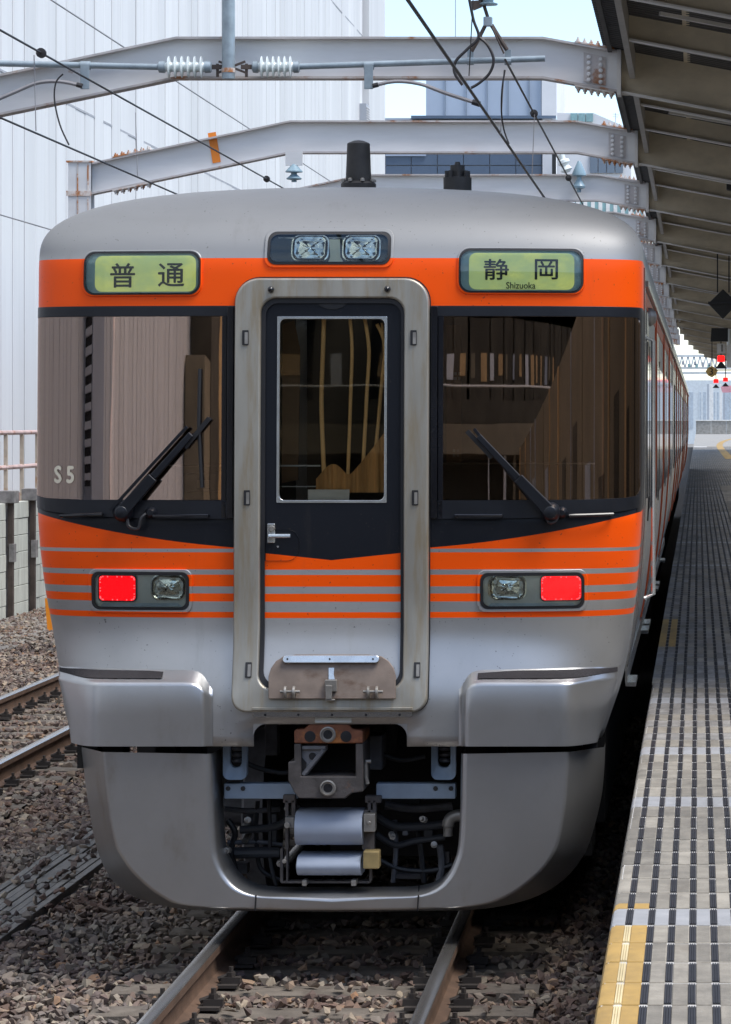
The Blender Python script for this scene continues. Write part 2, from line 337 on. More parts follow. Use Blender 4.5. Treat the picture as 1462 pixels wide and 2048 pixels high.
# paint schemes of the train front (printed bands)
ORANGE = (1.0, .098, .0)
def paint(name, door=False):
    m, b = new_mat(name); g = G(m); lk = m.node_tree.links.new
    x, y, z = g.xyz(); ax = g.math('ABSOLUTE', x)
    n = g.noise(1.6, (1, 1, 1.4)); silver = g.mix(g.ramp(n, .3, .7), (.42, .425, .425), (.48, .485, .485))
    grime = g.ramp(g.noise(4, (1.4, 1, .35), 8, .65), .55, .85)
    silver = g.mix(g.math('MULTIPLY', grime, .55), silver, (.32, .30, .265))
    if not door:                                       # soot that has settled on the roof dome
        soot = g.math('MULTIPLY', g.ramp(z, 3.30, 3.54), g.math('MULTIPLY_ADD', g.noise(2.2, (1, .5, 5), 7, .65), .6, .5))
        silver = g.mix(soot, silver, (.14, .13, .115))
        dome_dull = g.ramp(z, 3.25, 3.33); silver = g.mix(g.math('MULTIPLY', dome_dull, .75), silver, (.235, .24, .245))  # greys and dulls the dome to hold down the sun's highlight
    else: dome_dull = soot = g.math('MULTIPLY', z, 0.)
    bands = [(1.868, 1.885)] if not door else []
    bands += [(1.761, 1.786), (1.671, 1.705), (1.583, 1.633)]
    if door: zlow = g.math('MULTIPLY_ADD', ax, .105, 1.831)
    else:
        a = g.math('SUBTRACT', ax, .45); zlow = g.math('ADD', g.math('MULTIPLY_ADD', a, .075, 1.889), g.math('MULTIPLY', g.math('MULTIPLY', a, a), .085))
    org = g.math('MULTIPLY', g.math('GREATER_THAN', z, 1.555), g.math('LESS_THAN', z, zlow))
    for p, q in bands: org = g.math('MULTIPLY', org, g.math('SUBTRACT', 1., g.between(z, p, q)))
    if door: blk = g.math('GREATER_THAN', z, zlow)
    else:
        org = g.math('MAXIMUM', org, g.between(z, 3.047, 3.277))
        blk = g.math('MULTIPLY', g.math('GREATER_THAN', z, zlow), g.math('LESS_THAN', z, 3.047))
    front = g.math('LESS_THAN', y, 1.05) if not door else None
    if front is not None: org = g.math('MULTIPLY', org, front); blk = g.math('MULTIPLY', blk, front)
    c = g.mix(org, silver, ORANGE); c = g.mix(blk, c, (.009, .011, .016))
    c = g.mix(g.math('MULTIPLY', g.ramp(g.noise(3, (2, 1, .3), 8, .7), .56, .80), .22), c, (.10, .085, .07))      # road film
    c = g.mix(g.math('MULTIPLY', g.ramp(g.noise(75, (1, 1, 1), 2, .5), .715, .735), .6), c, (.05, .045, .04))     # insects and chips
    lk(c, b.inputs['Base Color'])
    pt = g.math('MAXIMUM', org, blk); MTL = .5 if door else .74
    lk(g.math('MULTIPLY_ADD', pt, -.24, .5), b.inputs['Specular IOR Level'])
    lk(g.math('MULTIPLY', g.math('MULTIPLY_ADD', pt, -MTL, MTL), g.math('MULTIPLY_ADD', dome_dull, -.55, 1.)), b.inputs['Metallic'])
    lk(g.math('ADD', g.math('MULTIPLY_ADD', pt, .0, .35), g.math('MULTIPLY_ADD', dome_dull, .17, g.math('MULTIPLY', grime, .12))), b.inputs['Roughness'])
    return m
M['livery'] = paint('livery'); M['door_paint'] = paint('door_paint', True)

# unseen blocks added behind and right of the camera to feed the mirrored reflections
M['backdrop_dark'] = mat('backdrop_dark', (.075, .066, .048), .8, var=.3, vs=.6)
M['backdrop_tan'] = mat('backdrop_tan', (.58, .38, .18), .6, var=.15, vs=1)
M['backdrop_beige'] = mat('backdrop_beige', (.24, .20, .135), .7, var=.15, vs=.6)

# ------------------------------------------------------------------ the setting: ground, ballast bed, platform
Z_BED = -.25
obj('ground', MB().add([(-1500, -600, -.5), (1500, -600, -.5), (1500, 2500, -.5), (-1500, 2500, -.5)], [(0, 1, 2, 3)]), M['ground'], smooth=False, kind='structure')
bed = MB()
bed.add([(-13, -60, Z_BED), (-.1, -60, Z_BED), (-.1, 340, Z_BED), (-13, 340, Z_BED)], [(0, 1, 2, 3)])
obj('track_bed', bed, M['dark_bed'], smooth=False, kind='structure')
TA = R(.4)                                             # the tracks swing a little to the left of the train's axis
def trk(x, y): return (x+(-math.sin(TA))*(y-16), y)    # track offset -> world X at depth y

# ---- railway tracks
RAILP = [(-.0625, -.165), (.0625, -.165), (.0625, -.153), (.015, -.138), (.0085, -.12), (.0085, -.055), (.0325, -.042), (.0325, -.006), (.026, 0.), (-.026, 0.), (-.0325, -.006), (-.0325, -.042), (-.0085, -.055), (-.0085, -.12), (-.015, -.138), (-.0625, -.153)]
def rail(mb, cx, ya, yb, part):
    idx = range(len(RAILP))
    A = [(trk(cx+px, ya)[0], ya, pz) for px, pz in RAILP]; B = [(trk(cx+px, yb)[0], yb, pz) for px, pz in RAILP]
    n = len(A); fs = []
    for i in idx:
        j = (i+1) % n; top = i in (7, 8, 9)
        if top == (part == 'head'): fs.append((i, j, n+j, n+i))
    mb.add(A+B, fs)
def clip_mb(sd):
    m = MB()
    for s in (sd,):
        m.box(s*.10-.05, s*.10+.05, -.07, .07, -.162, -.148).box(s*.115-.045, s*.115+.045, -.022, .022, -.15, -.118)
        m.tube([(s*.055, -.0, -.13), (s*.10, 0, -.112), (s*.15, 0, -.14)], .014, 6)
        m.lathe((s*.115, 0, -.125), (0, 0, 1), [(0, .022), (.03, .022), (.03, .012), (.055, .012)], 6)
    return m
def track(xc, y0, y1, label, first, last):
    t = thing('railway_track', label, 'railway track', (trk(xc, (y0+y1)/2)[0], (y0+y1)/2, 0), 'railway tracks')
    for s in (-1, 1):
        b = MB(); rail(b, xc+s*.566, y0, y1, 'side'); r_ = obj('rail', b, M['rail_side'], t, angle=25)
        h = MB(); rail(h, xc+s*.566, y0, y1, 'head'); obj('running_surface', h, M['rail_head'], r_, angle=50)
    base = t.location
    sl = MB()
    pr = [(-1.0, -.17), (-.72, -.166), (-.40, -.178), (.40, -.178), (.72, -.166), (1.0, -.17)]
    L0 = [(x, -.115, z-.01) for x, z in pr]; L1 = [(x, -.095, z) for x, z in pr]; L2 = [(x, .095, z) for x, z in pr]; L3 = [(x, .115, z-.01) for x, z in pr]; L4 = [(x, .12, -.3) for x, z in pr]; Lm = [(x, -.12, -.3) for x, z in pr]
    sl.strips([Lm, L0, L1, L2, L3, L4], False); proto = None; k = first
    n = 0
    while k < last:
        if proto is None:
            me_s = obj('sleeper', sl, M['sleeper'], None, angle=60); me_s.parent = t
            me_s.location = (trk(xc, k)[0]-base.x, k-base.y, 0); me_s.rotation_euler = (0, 0, TA)
            for s in (-1, 1):
                for sd in (-1, 1): c = obj('fastening', clip_mb(sd), M['clip'], None); c.parent = me_s; c.location = (s*.566, 0, 0)
            proto = me_s
        else:
            c = copy_tree(proto, t); c.location = (trk(xc, k)[0]-base.x, k-base.y, random.uniform(-.006, .004))
        k += .605
    return t
TRK_A, TRK_B, SL0 = -1.748, -5.62, 13.35
track(TRK_A, 10.5, 60, 'railway track running under the orange and silver train', SL0-1.21, 24)
track(TRK_B, 14, 110, 'empty railway track left of the train with shiny railheads', 20.2, 58)

# ---- crushed stone, one mesh of angular stones (nobody could count it)
def rock_shapes(n):
    out = []
    for i in range(n):
        bm = bmesh.new()
        for k in range(10):
            v = Vector(RNG.normal(size=3)).normalized(); v *= RNG.uniform(.8, 1.1); bm.verts.new((v.x, v.y*RNG.uniform(.6, .9), v.z*.62))
        r = bmesh.ops.convex_hull(bm, input=bm.verts)
        bmesh.ops.delete(bm, geom=[g for g in r['geom_interior'] if isinstance(g, bmesh.types.BMVert)], context='VERTS')
        bm.verts.index_update(); bmesh.ops.triangulate(bm, faces=bm.faces[:])
        out.append((np.array([v.co[:] for v in bm.verts], dtype=np.float32), np.array([[v.index for v in f.verts] for f in bm.faces], dtype=np.int32))); bm.free()
    return out
SHAPES = rock_shapes(16)
def stones(name, pts, size, m):
    n = len(pts); sid = RNG.integers(0, len(SHAPES), n); VV, FF = [], []; off = 0
    for s, (v, f) in enumerate(SHAPES):
        ix = np.nonzero(sid == s)[0]; k = len(ix)
        if not k: continue
        a = RNG.uniform(0, 2*np.pi, k); tx = RNG.normal(0, .35, k); ty = RNG.normal(0, .35, k); sc = size[ix]
        ca, sa, cx, sx, cy, sy = np.cos(a), np.sin(a), np.cos(tx), np.sin(tx), np.cos(ty), np.sin(ty)
        x, y, z = [np.repeat(v[None, :, i], k, 0)*sc[:, None]*RNG.uniform(.75, 1.25, k)[:, None] for i in range(3)]
        y, z = y*cx[:, None]-z*sx[:, None], y*sx[:, None]+z*cx[:, None]
        x, z = x*cy[:, None]+z*sy[:, None], -x*sy[:, None]+z*cy[:, None]
        x, y = x*ca[:, None]-y*sa[:, None], x*sa[:, None]+y*ca[:, None]
        p = np.stack([x, y, z], 2)+pts[ix][:, None, :]
        VV.append(p.reshape(-1, 3)); FF.append((f[None]+(np.arange(k)*len(v))[:, None, None]+off).reshape(-1, 3)); off += k*len(v)
    V = np.concatenate(VV).astype(np.float32); T = np.concatenate(FF).astype(np.int32)
    me = bpy.data.meshes.new(name); me.vertices.add(len(V)); me.vertices.foreach_set('co', V.ravel())
    me.loops.add(T.size); me.loops.foreach_set('vertex_index', T.ravel())
    me.polygons.add(len(T)); me.polygons.foreach_set('loop_start', np.arange(0, T.size, 3)); me.update(calc_edges=True)
    me.shade_flat(); me.materials.append(m); o = link(bpy.data.objects.new(name, me)); o['kind'] = 'stuff'; return o
def stone_mat():
    m, b = new_mat('ballast_stone'); g = G(m); lk = m.node_tree.links.new
    gi = g.n.new('ShaderNodeNewGeometry'); rr = g.n.new('ShaderNodeValToRGB'); cr = rr.color_ramp; K = .88
    stops = [(0, (.06, .047, .044)), (.18, (.15, .10, .085)), (.36, (.22, .155, .12)), (.52, (.12, .092, .09)), (.66, (.29, .215, .155)), (.80, (.21, .185, .16)), (.92, (.42, .35, .26)), (1, (.31, .16, .08))]
    while len(cr.elements) < len(stops): cr.elements.new(.5)
    for e, (p, c) in zip(cr.elements, stops): e.position = p; e.color = (*[q*K for q in c], 1)
    lk(gi.outputs['Random Per Island'], rr.inputs[0])
    x, y, z = g.xyz()
    rust = g.ramp(g.noise(.9, (1, 1, 1), 4), .5, .68)
    c = g.mix(g.math('MULTIPLY', rust, .45), rr.outputs[0], (.17, .085, .05))
    pale = g.math('MULTIPLY', g.ramp(g.noise(.55, (1, 1, 1), 3), .50, .62), .55)     # paler newer stone tipped in patches
    c = g.mix(g.math('MULTIPLY', pale, .5), c, (.30, .285, .25))
    c = g.mix(g.math('MULTIPLY', g.ramp(g.noise(40, (1, 1, 1), 6), .4, .7), .35), c, (.09, .075, .065))
    lk(c, b.inputs['Base Color']); b.inputs['Roughness'].default_value = .8
    return m
M['stone'] = stone_mat()
def scatter(n, xlo, xhi, ylo, yhi, tracks):
    Y = RNG.uniform(ylo, yhi, n); X = xlo(Y)+(xhi(Y)-xlo(Y))*RNG.uniform(0, 1, n)
    zz = np.full(n, -.215)+RNG.uniform(-.03, .035, n); keep = np.ones(n, bool)
    for xc, s0 in tracks:
        c = xc-math.sin(TA)*(Y-16); u = X-c
        ph = (Y-s0+.3025) % .605-.3025
        on = (np.abs(u) < 1.03) & (np.abs(ph) < .135)
        keep &= ~(on & (RNG.uniform(0, 1, n) > .10))
        zz[on] = -.155
        keep &= ~((np.abs(np.abs(u)-.566) < .085))
        nearr = np.abs(np.abs(u)-.566) < .16
        keep &= ~(nearr & (np.abs(ph) < .16))
    boards = (X > BX0-.02) & (X < BX1+.02)
    keep &= ~(boards & (RNG.uniform(0, 1, n) > .05)); zz[boards] = -.135
    zz += .030*np.exp(-((X-BX1-.14)/.14)**2)+.012*np.exp(-((X-BX0+.10)/.14)**2)
    zz += .10*np.clip((X+.85)/.5, 0, 1)                # stones heaped against the platform foot
    return np.stack([X, Y, zz], 1)[keep]
BX0, BX1 = -3.98, -3.56
c_ = lambda v: (lambda Y: np.full_like(Y, v))
near = scatter(40000, c_(-4.9), c_(-.18), 12.6, 21.5, [(TRK_A, SL0), (TRK_B, 20.2)])
mid = scatter(46000, lambda Y: -.225*Y-.6, lambda Y: np.maximum(-.150*Y-.1, -9.0), 20.5, 38, [(TRK_B, 20.2)])
far = scatter(16000, lambda Y: np.maximum(-.215*Y-.8, -9.35), lambda Y: np.minimum(-.165*Y+.8, -6.0), 38, 52, [(TRK_B, 20.2)])
under = scatter(9000, c_(-4.6), c_(-.18), 21.5, 30, [(TRK_A, SL0)])
pts = np.concatenate([near, mid, far, under])
sz = np.concatenate([RNG.uniform(.017, .043, len(near)), RNG.uniform(.024, .046, len(mid)), RNG.uniform(.03, .05, len(far)), RNG.uniform(.026, .04, len(under))])
stones('ballast_stones', pts, sz, M['stone'])

# ---- ribbed boards covering the cable trough between the tracks
bt = thing('cable_trough', 'ribbed dark grey board cover over cable trough in ballast', 'cable trough', (-3.8, 20, -.2))
pr0 = None
for j in range(9):
    for i in range(8):
        x = BX0+.026+i*.0525; y = 14.2+j*1.25
        if pr0 is None: pr0 = obj('slat', MB().box(x-.0225, x+.0225, y, y+1.235, -.20, -.150), M['board'], bt, bevel=.004); p0_ = (x, y); o = pr0
        else: o = pr0.copy(); link(o, bt); o.location = (x-p0_[0], y-p0_[1], random.uniform(-.006, .006))
        o.rotation_euler = (0, 0, 0)
obj('trough', MB().box(BX0-.03, BX1+.03, 13.5, 40, -.32, -.195), M['dark_bed'], bt)

# ---- platform
PX, PZ = -.2450, 1.10
plat = bpy.data.objects.new('platform', None); plat.location = (0, 8, 0); link(plat); plat['kind'] = 'structure'
obj('slab', MB().box(PX+.012, 8, -60, 335, .93, PZ-.0035), M['joint'], plat, smooth=False)
obj('platform_wall', MB().box(PX+.16, 8, -60, 335, -.5, .93), M['concrete'], plat, smooth=False)
PITCH, J0 = .317, 8.02
sx = [PX+.052, PX+.114]+[PX+.114+.0583*k for k in range(1, 34)]
edges = [PX]+sx
def cell(i): a = edges[i]+(.0092 if i else 0); b = edges[i+1]-.0092; return a, b
def cell_mb(a, b, y0, y1, nose):
    if not nose: return MB().box(a, b, y0, y1, 1.05, PZ)
    pr = [(b, .99), (b, PZ), (a+.018, PZ), (a+.006, PZ-.006), (a, PZ-.018), (a, .985)]
    return MB().ext([(x, y0, z) for x, z in pr], (0, y1-y0, 0))
def strip_mb(x, y0, y1):
    m = MB().box(x-.0092, x+.0092, y0, y1, 1.06, PZ-.002)
    for q in (-.006, 0, .006): m.box(x+q-.002, x+q+.002, y0, y1, PZ-.003, PZ+.0015)
    return m
WHITE = {4, 13, 19, 27}
def rowmat(r, i):
    if r in WHITE: return 'tile_white'
    if r <= 3 and i < 2: return 'tile_yellow'
    return 'tile_dark' if (r > 20 and (r*7) % 5 < 3) else 'tile'
cache = {}
for r in range(-1, 31):
    y0 = J0+PITCH*r; gap = .017
    for i in range(7):
        a, b = cell(i); key = ('t', i, rowmat(r, i)); dz = random.uniform(-.0015, .001)
        if r == 5 and i < 2:                           # the yellow cross strip ahead of the white row
            obj('tile', cell_mb(a, b, y0+.003, y0+.10, i == 0), M['tile_yellow'], plat, bevel=.002)
            obj('tile', cell_mb(a, b, y0+.101, y0+PITCH-.004, i == 0), M['tile'], plat, bevel=.002)
            continue
        if key not in cache: o = obj('tile', cell_mb(a, b, y0+gap/2, y0+PITCH-gap/2, i == 0), M[key[2]], plat, bevel=.003); cache[key] = (o, r)
        else:
            src, r0 = cache[key]; o = src.copy(); link(o, plat); o.location = (0, PITCH*(r-r0), dz)
    for i in range(7):
        yel = r <= 3 and i == 0; key = ('s', i, yel)
        if r < 8 or True:
            if key not in cache: o = obj('tread_strip', strip_mb(sx[i], y0+.020, y0+PITCH-.020), M['strip_yellow' if yel else 'tread'], plat, smooth=False); cache[key] = (o, r)
            else: src, r0 = cache[key]; o = src.copy(); link(o, plat); o.location = (random.uniform(-.0012, .0012), PITCH*(r-r0), 0)
far_t = {k: MB() for k in ('tile', 'tile_dark', 'tile_white', 'tile_yellow', 'tread')}
for r in range(-40, 520):
    near_row = -1 <= r < 31; y0 = J0+PITCH*r
    step = 1
    nc = 12 if r < 200 else 32
    for i in range(7 if near_row else 0, nc):
        a, b = cell(i); k = 'tile_white' if r in WHITE else ('tile_dark' if random.random() < (.55 if r > 25 else .1) else 'tile')
        if 40 <= r <= 48 and i < 2: k = 'tile_yellow'
        if r > 60 and r % 19 == 0: k = 'tile_white'
        far_t[k].add([(a, y0+.003, PZ), (b, y0+.003, PZ), (b, y0+PITCH-.003, PZ), (a, y0+PITCH-.003, PZ), (a, y0+.003, 1.07), (b, y0+.003, 1.07)], [(0, 1, 2, 3), (4, 5, 1, 0)])
        if i == 0: far_t[k].add([(a, y0+.003, PZ), (a, y0+PITCH-.003, PZ), (a, y0+PITCH-.003, .985), (a, y0+.003, .985)], [(0, 1, 2, 3)])
        far_t['tread'].add([(sx[i]-.0092, y0+.02, PZ), (sx[i]+.0092, y0+.02, PZ), (sx[i]+.0092, y0+PITCH-.02, PZ), (sx[i]-.0092, y0+PITCH-.02, PZ)], [(0, 1, 2, 3)])
for k, b in far_t.items(): obj('far_tread_strips' if k == 'tread' else 'far_tiles', b, M[k], plat, smooth=False, kind='stuff')
pv = MB()
for y in np.arange(-60, 178, 2.0): pv.box(sx[11]+.012, 8, y, y+1.99, 1.07, PZ-.001)
obj('platform_paving', pv, M['tile'], plat, smooth=False, kind='stuff')
obj('far_paving', MB().box(PX, 9, 178, 334, 1.07, PZ+.002), M['concrete'], plat, smooth=False)
tl = MB(); path = [(1.15, 120), (1.15, 178), (1.6, 215), (2.6, 250), (4.4, 290)]
tp = smooth_path([(x, y, PZ+.006) for x, y in path], 6)
tl.strips([[p+Vector((-.17, 0, 0)) for p in tp], [p+Vector((.17, 0, 0)) for p in tp]], False)
obj('tactile_line', tl, M['tile_yellow'], plat, smooth=False)

# ------------------------------------------------------------------ left side: retaining wall, fence, white building
RX = -9.45
rw = thing('retaining_wall', 'low block retaining wall with dark steel posts beside the left track', 'wall', (RX, 45, 0))
obj('backing', MB().box(RX-.5, RX-.12, 36, 64, -.4, 1.30), M['concrete'], rw, smooth=False)
pb = None
for j in range(12):
    ya = 38.4+1.52*j
    for z in range(7):
        for h in range(2):
            a = ya+.10+h*.665; b_ = (a, a+.655, -.28+z*.235, -.28+z*.235+.228)
            if pb is None: pb = obj('block', MB().box(RX-.12, RX-.03, *b_), M['block'], rw, bevel=.006); b0 = b_; o = pb
            else: o = pb.copy(); link(o, rw); o.location = (random.uniform(-.006, .006), b_[0]-b0[0], b_[2]-b0[2])
    q = MB().box(RX-.07, RX+.03, ya-.075, ya+.075, -.35, 1.36)
    if j == 0:
        pp = obj('post', MB().box(RX-.02, RX+.05, ya-.05, ya+.05, -.35, 1.38), M['post_steel'], rw)
        pc = obj('post_cap', MB().box(RX-.12, RX+.10, ya-.14, ya+.14, 1.36, 1.53), M['post_plate'], rw, bevel=.01)
        pk = obj('post_clamp', MB().box(RX+.0, RX+.075, ya-.075, ya+.075, .55, .80), M['post_plate'], rw, bevel=.005)
        ps = obj('post_side', MB().box(RX-.10, RX-.01, ya+.051, ya+.098, -.35, 1.36), M['block_col'], rw)
    else:
        for s in (pp, pc, pk, ps): o = s.copy(); link(o, rw); o.location = (0, 1.52*j, 0)
fn = thing('fence', 'rusty pink two-rail pipe fence on top of the retaining wall', 'fence', (RX-.3, 46, 1.3))
for z in (2.32, 1.83): obj('fence_rail', MB().tube([(RX-.3, 36, z), (RX-.3, 66, z)], .032, 8), M['fence_rail'], fn)
for j in range(24):
    if j == 0: fp = obj('fence_post', MB().box(RX-.325, RX-.275, 38.2, 38.25, 1.28, 2.30), M['fence_post'], fn)
    else: o = fp.copy(); link(o, fn); o.location = (0, 1.12*j, 0)
wk = obj('walkway', MB().box(RX+.05, RX+1.35, 34, 80, -.4, -.19), M['board'], smooth=False, kind='structure')
mk = thing('marker_post', 'short orange marker post standing beside the walkway left of the train', 'marker post', (-8.2, 42.8, -.25))
obj('post', MB().bar(P(104, 1266, 42.8), P(94, 1196, 42.8), .10, .06, (0, 1, 0), .05, .05), M['marker_orange'], mk)
obj('foot', MB().box(pxX(97, 42.8), pxX(112, 42.8), 42.75, 42.85, -.30, pxZ(1265, 42.8)), M['sign_black'], mk)

WX = -14.0
wb = thing('white_building', 'tall windowless white building with ribbed metal cladding on the left', 'building', (WX, 100, 0))
obj('core', MB().box(WX-30, WX-.06, -70, 147, -.5, 42), M['clad_gap'], wb, smooth=False)
y = -69.5; first = None
while y < 139.5:
    if first is None: first = obj('cladding_panel', MB().box(WX-.06, WX, y+.035, y+1.115, 1.0, 42), M['cladding'], wb, bevel=.02, seg=1); yf = y
    else: o = first.copy(); link(o, wb); o.location = (random.uniform(-.012, .012), y-yf, 0)
    y += 1.15
obj('end_column', MB().box(WX-.06, WX+.25, 140.0, 147.2, -.5, 42), M['cladding'], wb, smooth=False)
obj('base_band', MB().box(WX-.06, WX+.02, -70, 140, .52, 1.0), M['base_band'], wb, smooth=False)
lv = obj('louvre', MB().box(WX, WX+.27, 138.6, 139.9, 14.6, 15.6), M['bldg_grey'], wb, smooth=False)
lb = MB()
for k in range(9): lb.bar((WX+.29, 138.6, 14.65+k*.1), (WX+.29, 139.9, 14.65+k*.1), .06, .03)
objs('blade', lb, M['bldg_white'], lv, smooth=False)
vu = thing('vent_unit', 'grey vent housing with black louvre standing against the white building behind the photographer', 'vent', (WX+.8, 3, 0))
obj('housing', MB().box(WX+.02, WX+1.7, 1.5, 3.9, -.3, 9.0), M['bldg_grey'], vu, smooth=False); lv = obj('louvre', MB().box(WX+.3, WX+1.5, 3.9, 3.93, 2.6, 8.2), M['sign_black'], vu, smooth=False)
for k in range(22): obj('blade', MB().box(WX+.3, WX+1.5, 3.93, 3.99, 2.7+k*.25, 2.81+k*.25), M['bldg_white'], lv, smooth=False)
for z_ in (9.5, 18.5, 27.5): obj('joint_trim', MB().box(WX-.03, WX+.006, -70, 140, z_, z_+.05), M['clad_gap'], wb, smooth=False)
rnd = random.Random(5); y_ = -62.0; an_ = thing('unseen_bays', 'added row of tan and dark bays behind the photographer, seen only in reflections', 'building', (WX+1, -45, 0))  # out-of-view bays added so the left windscreen mirrors tan and dark stripes
while y_ < -24:
    w_ = rnd.uniform(.5, 3.2); obj('bay', MB().box(WX+.1, WX+rnd.uniform(.7, 1.9), y_, y_+w_-.05, -.3, rnd.uniform(5, 15)), M[rnd.choice(['backdrop_tan', 'backdrop_dark', 'backdrop_dark', 'backdrop_beige', 'cladding', 'frame_paint'])], an_, smooth=False); y_ += w_
bw = obj('window', MB().box(WX, WX+.05, 117, 119, 20.1, 23), M['bldg_glass'], wb, smooth=False)

sb = thing('unseen_backdrop', 'added dark backdrop with tan columns behind the photographer, seen only in reflections', 'building', (0, -38, 0))  # out-of-view block added to darken the reflections in the train's glass
obj('wall', MB().box(-13.8, 30, -50, -42, 0, 17), M['backdrop_dark'], sb, smooth=False)
obj('deck', MB().box(-13.8, 30, -42, -37.9, 5.4, 6.6), M['backdrop_beige'], sb, smooth=False)
obj('parapet', MB().box(-13.8, 30, -38.2, -38.0, 6.62, 7.5), M['backdrop_dark'], sb, smooth=False)
rnd = random.Random(3); x_ = -13.4
while x_ < 16:
    w_ = rnd.uniform(.10, .42); obj('column', MB().box(x_, x_+w_, -38.9, -38.3, 0, rnd.choice([5.4, 5.4, 5.4, 3.2])), M[rnd.choice(['backdrop_tan', 'backdrop_tan', 'backdrop_beige', 'frame_paint'])], sb, smooth=False); x_ += rnd.uniform(.6, 2.2)
for k in range(9): obj('window', MB().box(-10+k*2.9, -8.4+k*2.9, -42.02, -41.95, 1.2, 2.6), M['bldg_grey'], sb, smooth=False)
for k in range(26): obj('window', MB().box(-13+k*1.2, -13+k*1.2+rnd.uniform(.25, .8), -42.06, -41.95, 8.4+rnd.uniform(0, .4), 9.6), M[rnd.choice(['bldg_white', 'backdrop_beige', 'backdrop_tan', 'bldg_grey'])], sb, smooth=False)
for k in range(20): x_ = -13.5+k*2.1+rnd.uniform(-.6, .6); obj('pilaster', MB().box(x_, x_+rnd.uniform(.08, .3), -42.2, -42.0, 7.6, 17), M[rnd.choice(['backdrop_tan', 'backdrop_beige'])], sb, smooth=False)
obj('railing', MB().tube([(-13.5, -37.8, 8.0), (30, -37.8, 8.0)], .04, 6), M['sign_white'], sb)
obj('cornice', MB().box(-13.8, 30, -42.3, -42.0, 10.9, 11.5), M['backdrop_beige'], sb, smooth=False)
sw = thing('unseen_side_wall', 'added unseen beige wall along the far side of the platform, for reflections', 'wall', (8.2, 0, 1.1))  # out-of-view wall added to darken the right windscreen's reflection
obj('wall', MB().box(8.0, 8.4, -37, 118, 1.1, 5.6), M['backdrop_beige'], sw, smooth=False)
for k in range(34): y_ = -36+k*4.5+rnd.uniform(-1, 1); obj('pilaster', MB().box(7.86, 7.99, y_, y_+rnd.uniform(.1, .5), 1.1, 5.6), M[rnd.choice(['backdrop_tan', 'backdrop_beige', 'bldg_grey'])], sw, smooth=False)
for k in range(34): obj('window', MB().box(7.93, 7.985, -34.6+k*4.5, -33.0+k*4.5, 2.0, rnd.uniform(2.6, 4.0)), M[rnd.choice(['bldg_grey', 'backdrop_beige', 'backdrop_dark'])], sw, smooth=False)

# ------------------------------------------------------------------ steel portal frames over the tracks
D1, SP = 30.5, 8.5
TOP = [(-7.05, 5.47), (-4.74, 5.96), (-1.41, 5.96), (-.72, 5.835)]
BOT = [(-7.05, 5.14), (-4.74, 5.62), (-1.41, 5.62), (-.72, 5.495)]
def portal():
    t = thing('portal_frame', 'portal', 'portal frame', (-4, D1, 0), 'steel portal frames over the tracks')
    wbm = MB().ext([(x, D1-.012, z) for x, z in TOP]+[(x, D1-.012, z) for x, z in reversed(BOT)], (0, .024, 0))
    obj('beam', wbm, M['frame_paint'], t, smooth=False)
    for ln, s in ((TOP, 1), (BOT, -1)):
        m = MB(); up = [(x, z) for x, z in ln]
        lo = [Vector((x, 0, z)) for x, z in ln]; a = [(p.x, D1-.10, p.z) for p in lo]; b = [(p.x, D1+.10, p.z) for p in lo]
        a2 = [(p.x, D1-.10, p.z+s*.02) for p in lo]; b2 = [(p.x, D1+.10, p.z+s*.02) for p in lo]
        m.strips([a, b, b2, a2, a], False); obj('flange', m, M['flange_paint'], t, smooth=False)
    c = MB()
    for yy in (-.11, .11): c.box(-7.31, -7.05, D1+yy-.011, D1+yy+.011, -.5, 5.49)
    c.box(-7.19, -7.17, D1-.10, D1+.10, -.5, 5.49); obj('column', c, M['frame_paint'], t, smooth=False)
    cc = MB().box(-7.33, -7.03, D1-.14, D1+.14, 5.49, 5.51).box(-7.33, -7.04, D1-.135, D1-.125, 5.10, 5.16)
    for xx in (-7.20, -7.08): cc.box(xx-.008, xx+.008, D1-.128, D1-.121, -.5, 5.48)
    obj('column_cap', cc, M['rust_paint'], t, smooth=False)
    def spl(x0, x1, sl, zt, zb, plate):
        m = MB(); bl = MB(); f = lambda x, z: z+sl*(x-x0)
        for zz, s in ((zt, 1), (zb, -1)):
            m.add([(x, D1+yy, f(x, zz)+s*hh) for hh in (.021, .036) for yy in (-.105, .105) for x in (x0-.06, x1+.06)], [(0, 2, 3, 1), (4, 5, 7, 6), (0, 1, 5, 4), (2, 6, 7, 3), (0, 4, 6, 2), (1, 3, 7, 5)])
            for k in range(6):
                x = x0-.03+(x1-x0+.06)*k/5
                for yy in (-.075, .06): bl.lathe((x, D1+yy, f(x, zz)+s*.034), (0, 0, s), [(0, .019), (.022, .019), (.022, .010), (.042, .009)], 6)
        objs('splice_plate', m, M['rust_paint'], t, smooth=False)
        if plate:
            q = MB().ext([(x0+.02, D1-.013, f(x0, zb)+.03), (x1-.02, D1-.013, f(x1, zb)+.03), (x1-.02, D1-.013, f(x1, zt)-.05), (x0+.02, D1-.013, f(x0, zt)-.05)], (0, -.012, 0))
            wpl = obj('web_plate', q, M['flange_paint'], t, smooth=False); wbl = MB()
            for k in range(5):
                for xx in (x0+.065, x1-.065): wbl.lathe((xx, D1-.025, f(xx, zb)+.05+k*.052), (0, -1, 0), [(0, .02), (.016, .02), (.022, .012)], 8)
            obj('rivet', wbl, M['frame_paint'], wpl, kind='stuff')
        obj('bolt', bl, M['rust_paint'], t, kind='stuff')
    spl(-1.06, -.82, -.18, 5.895, 5.555, True); spl(-6.74, -6.42, .212, 5.535, 5.205, False)
    obj('end_plate', MB().box(-.735, -.70, D1-.115, D1+.115, 5.45, 5.86), M['canopy_end'], t, smooth=False)
    return t
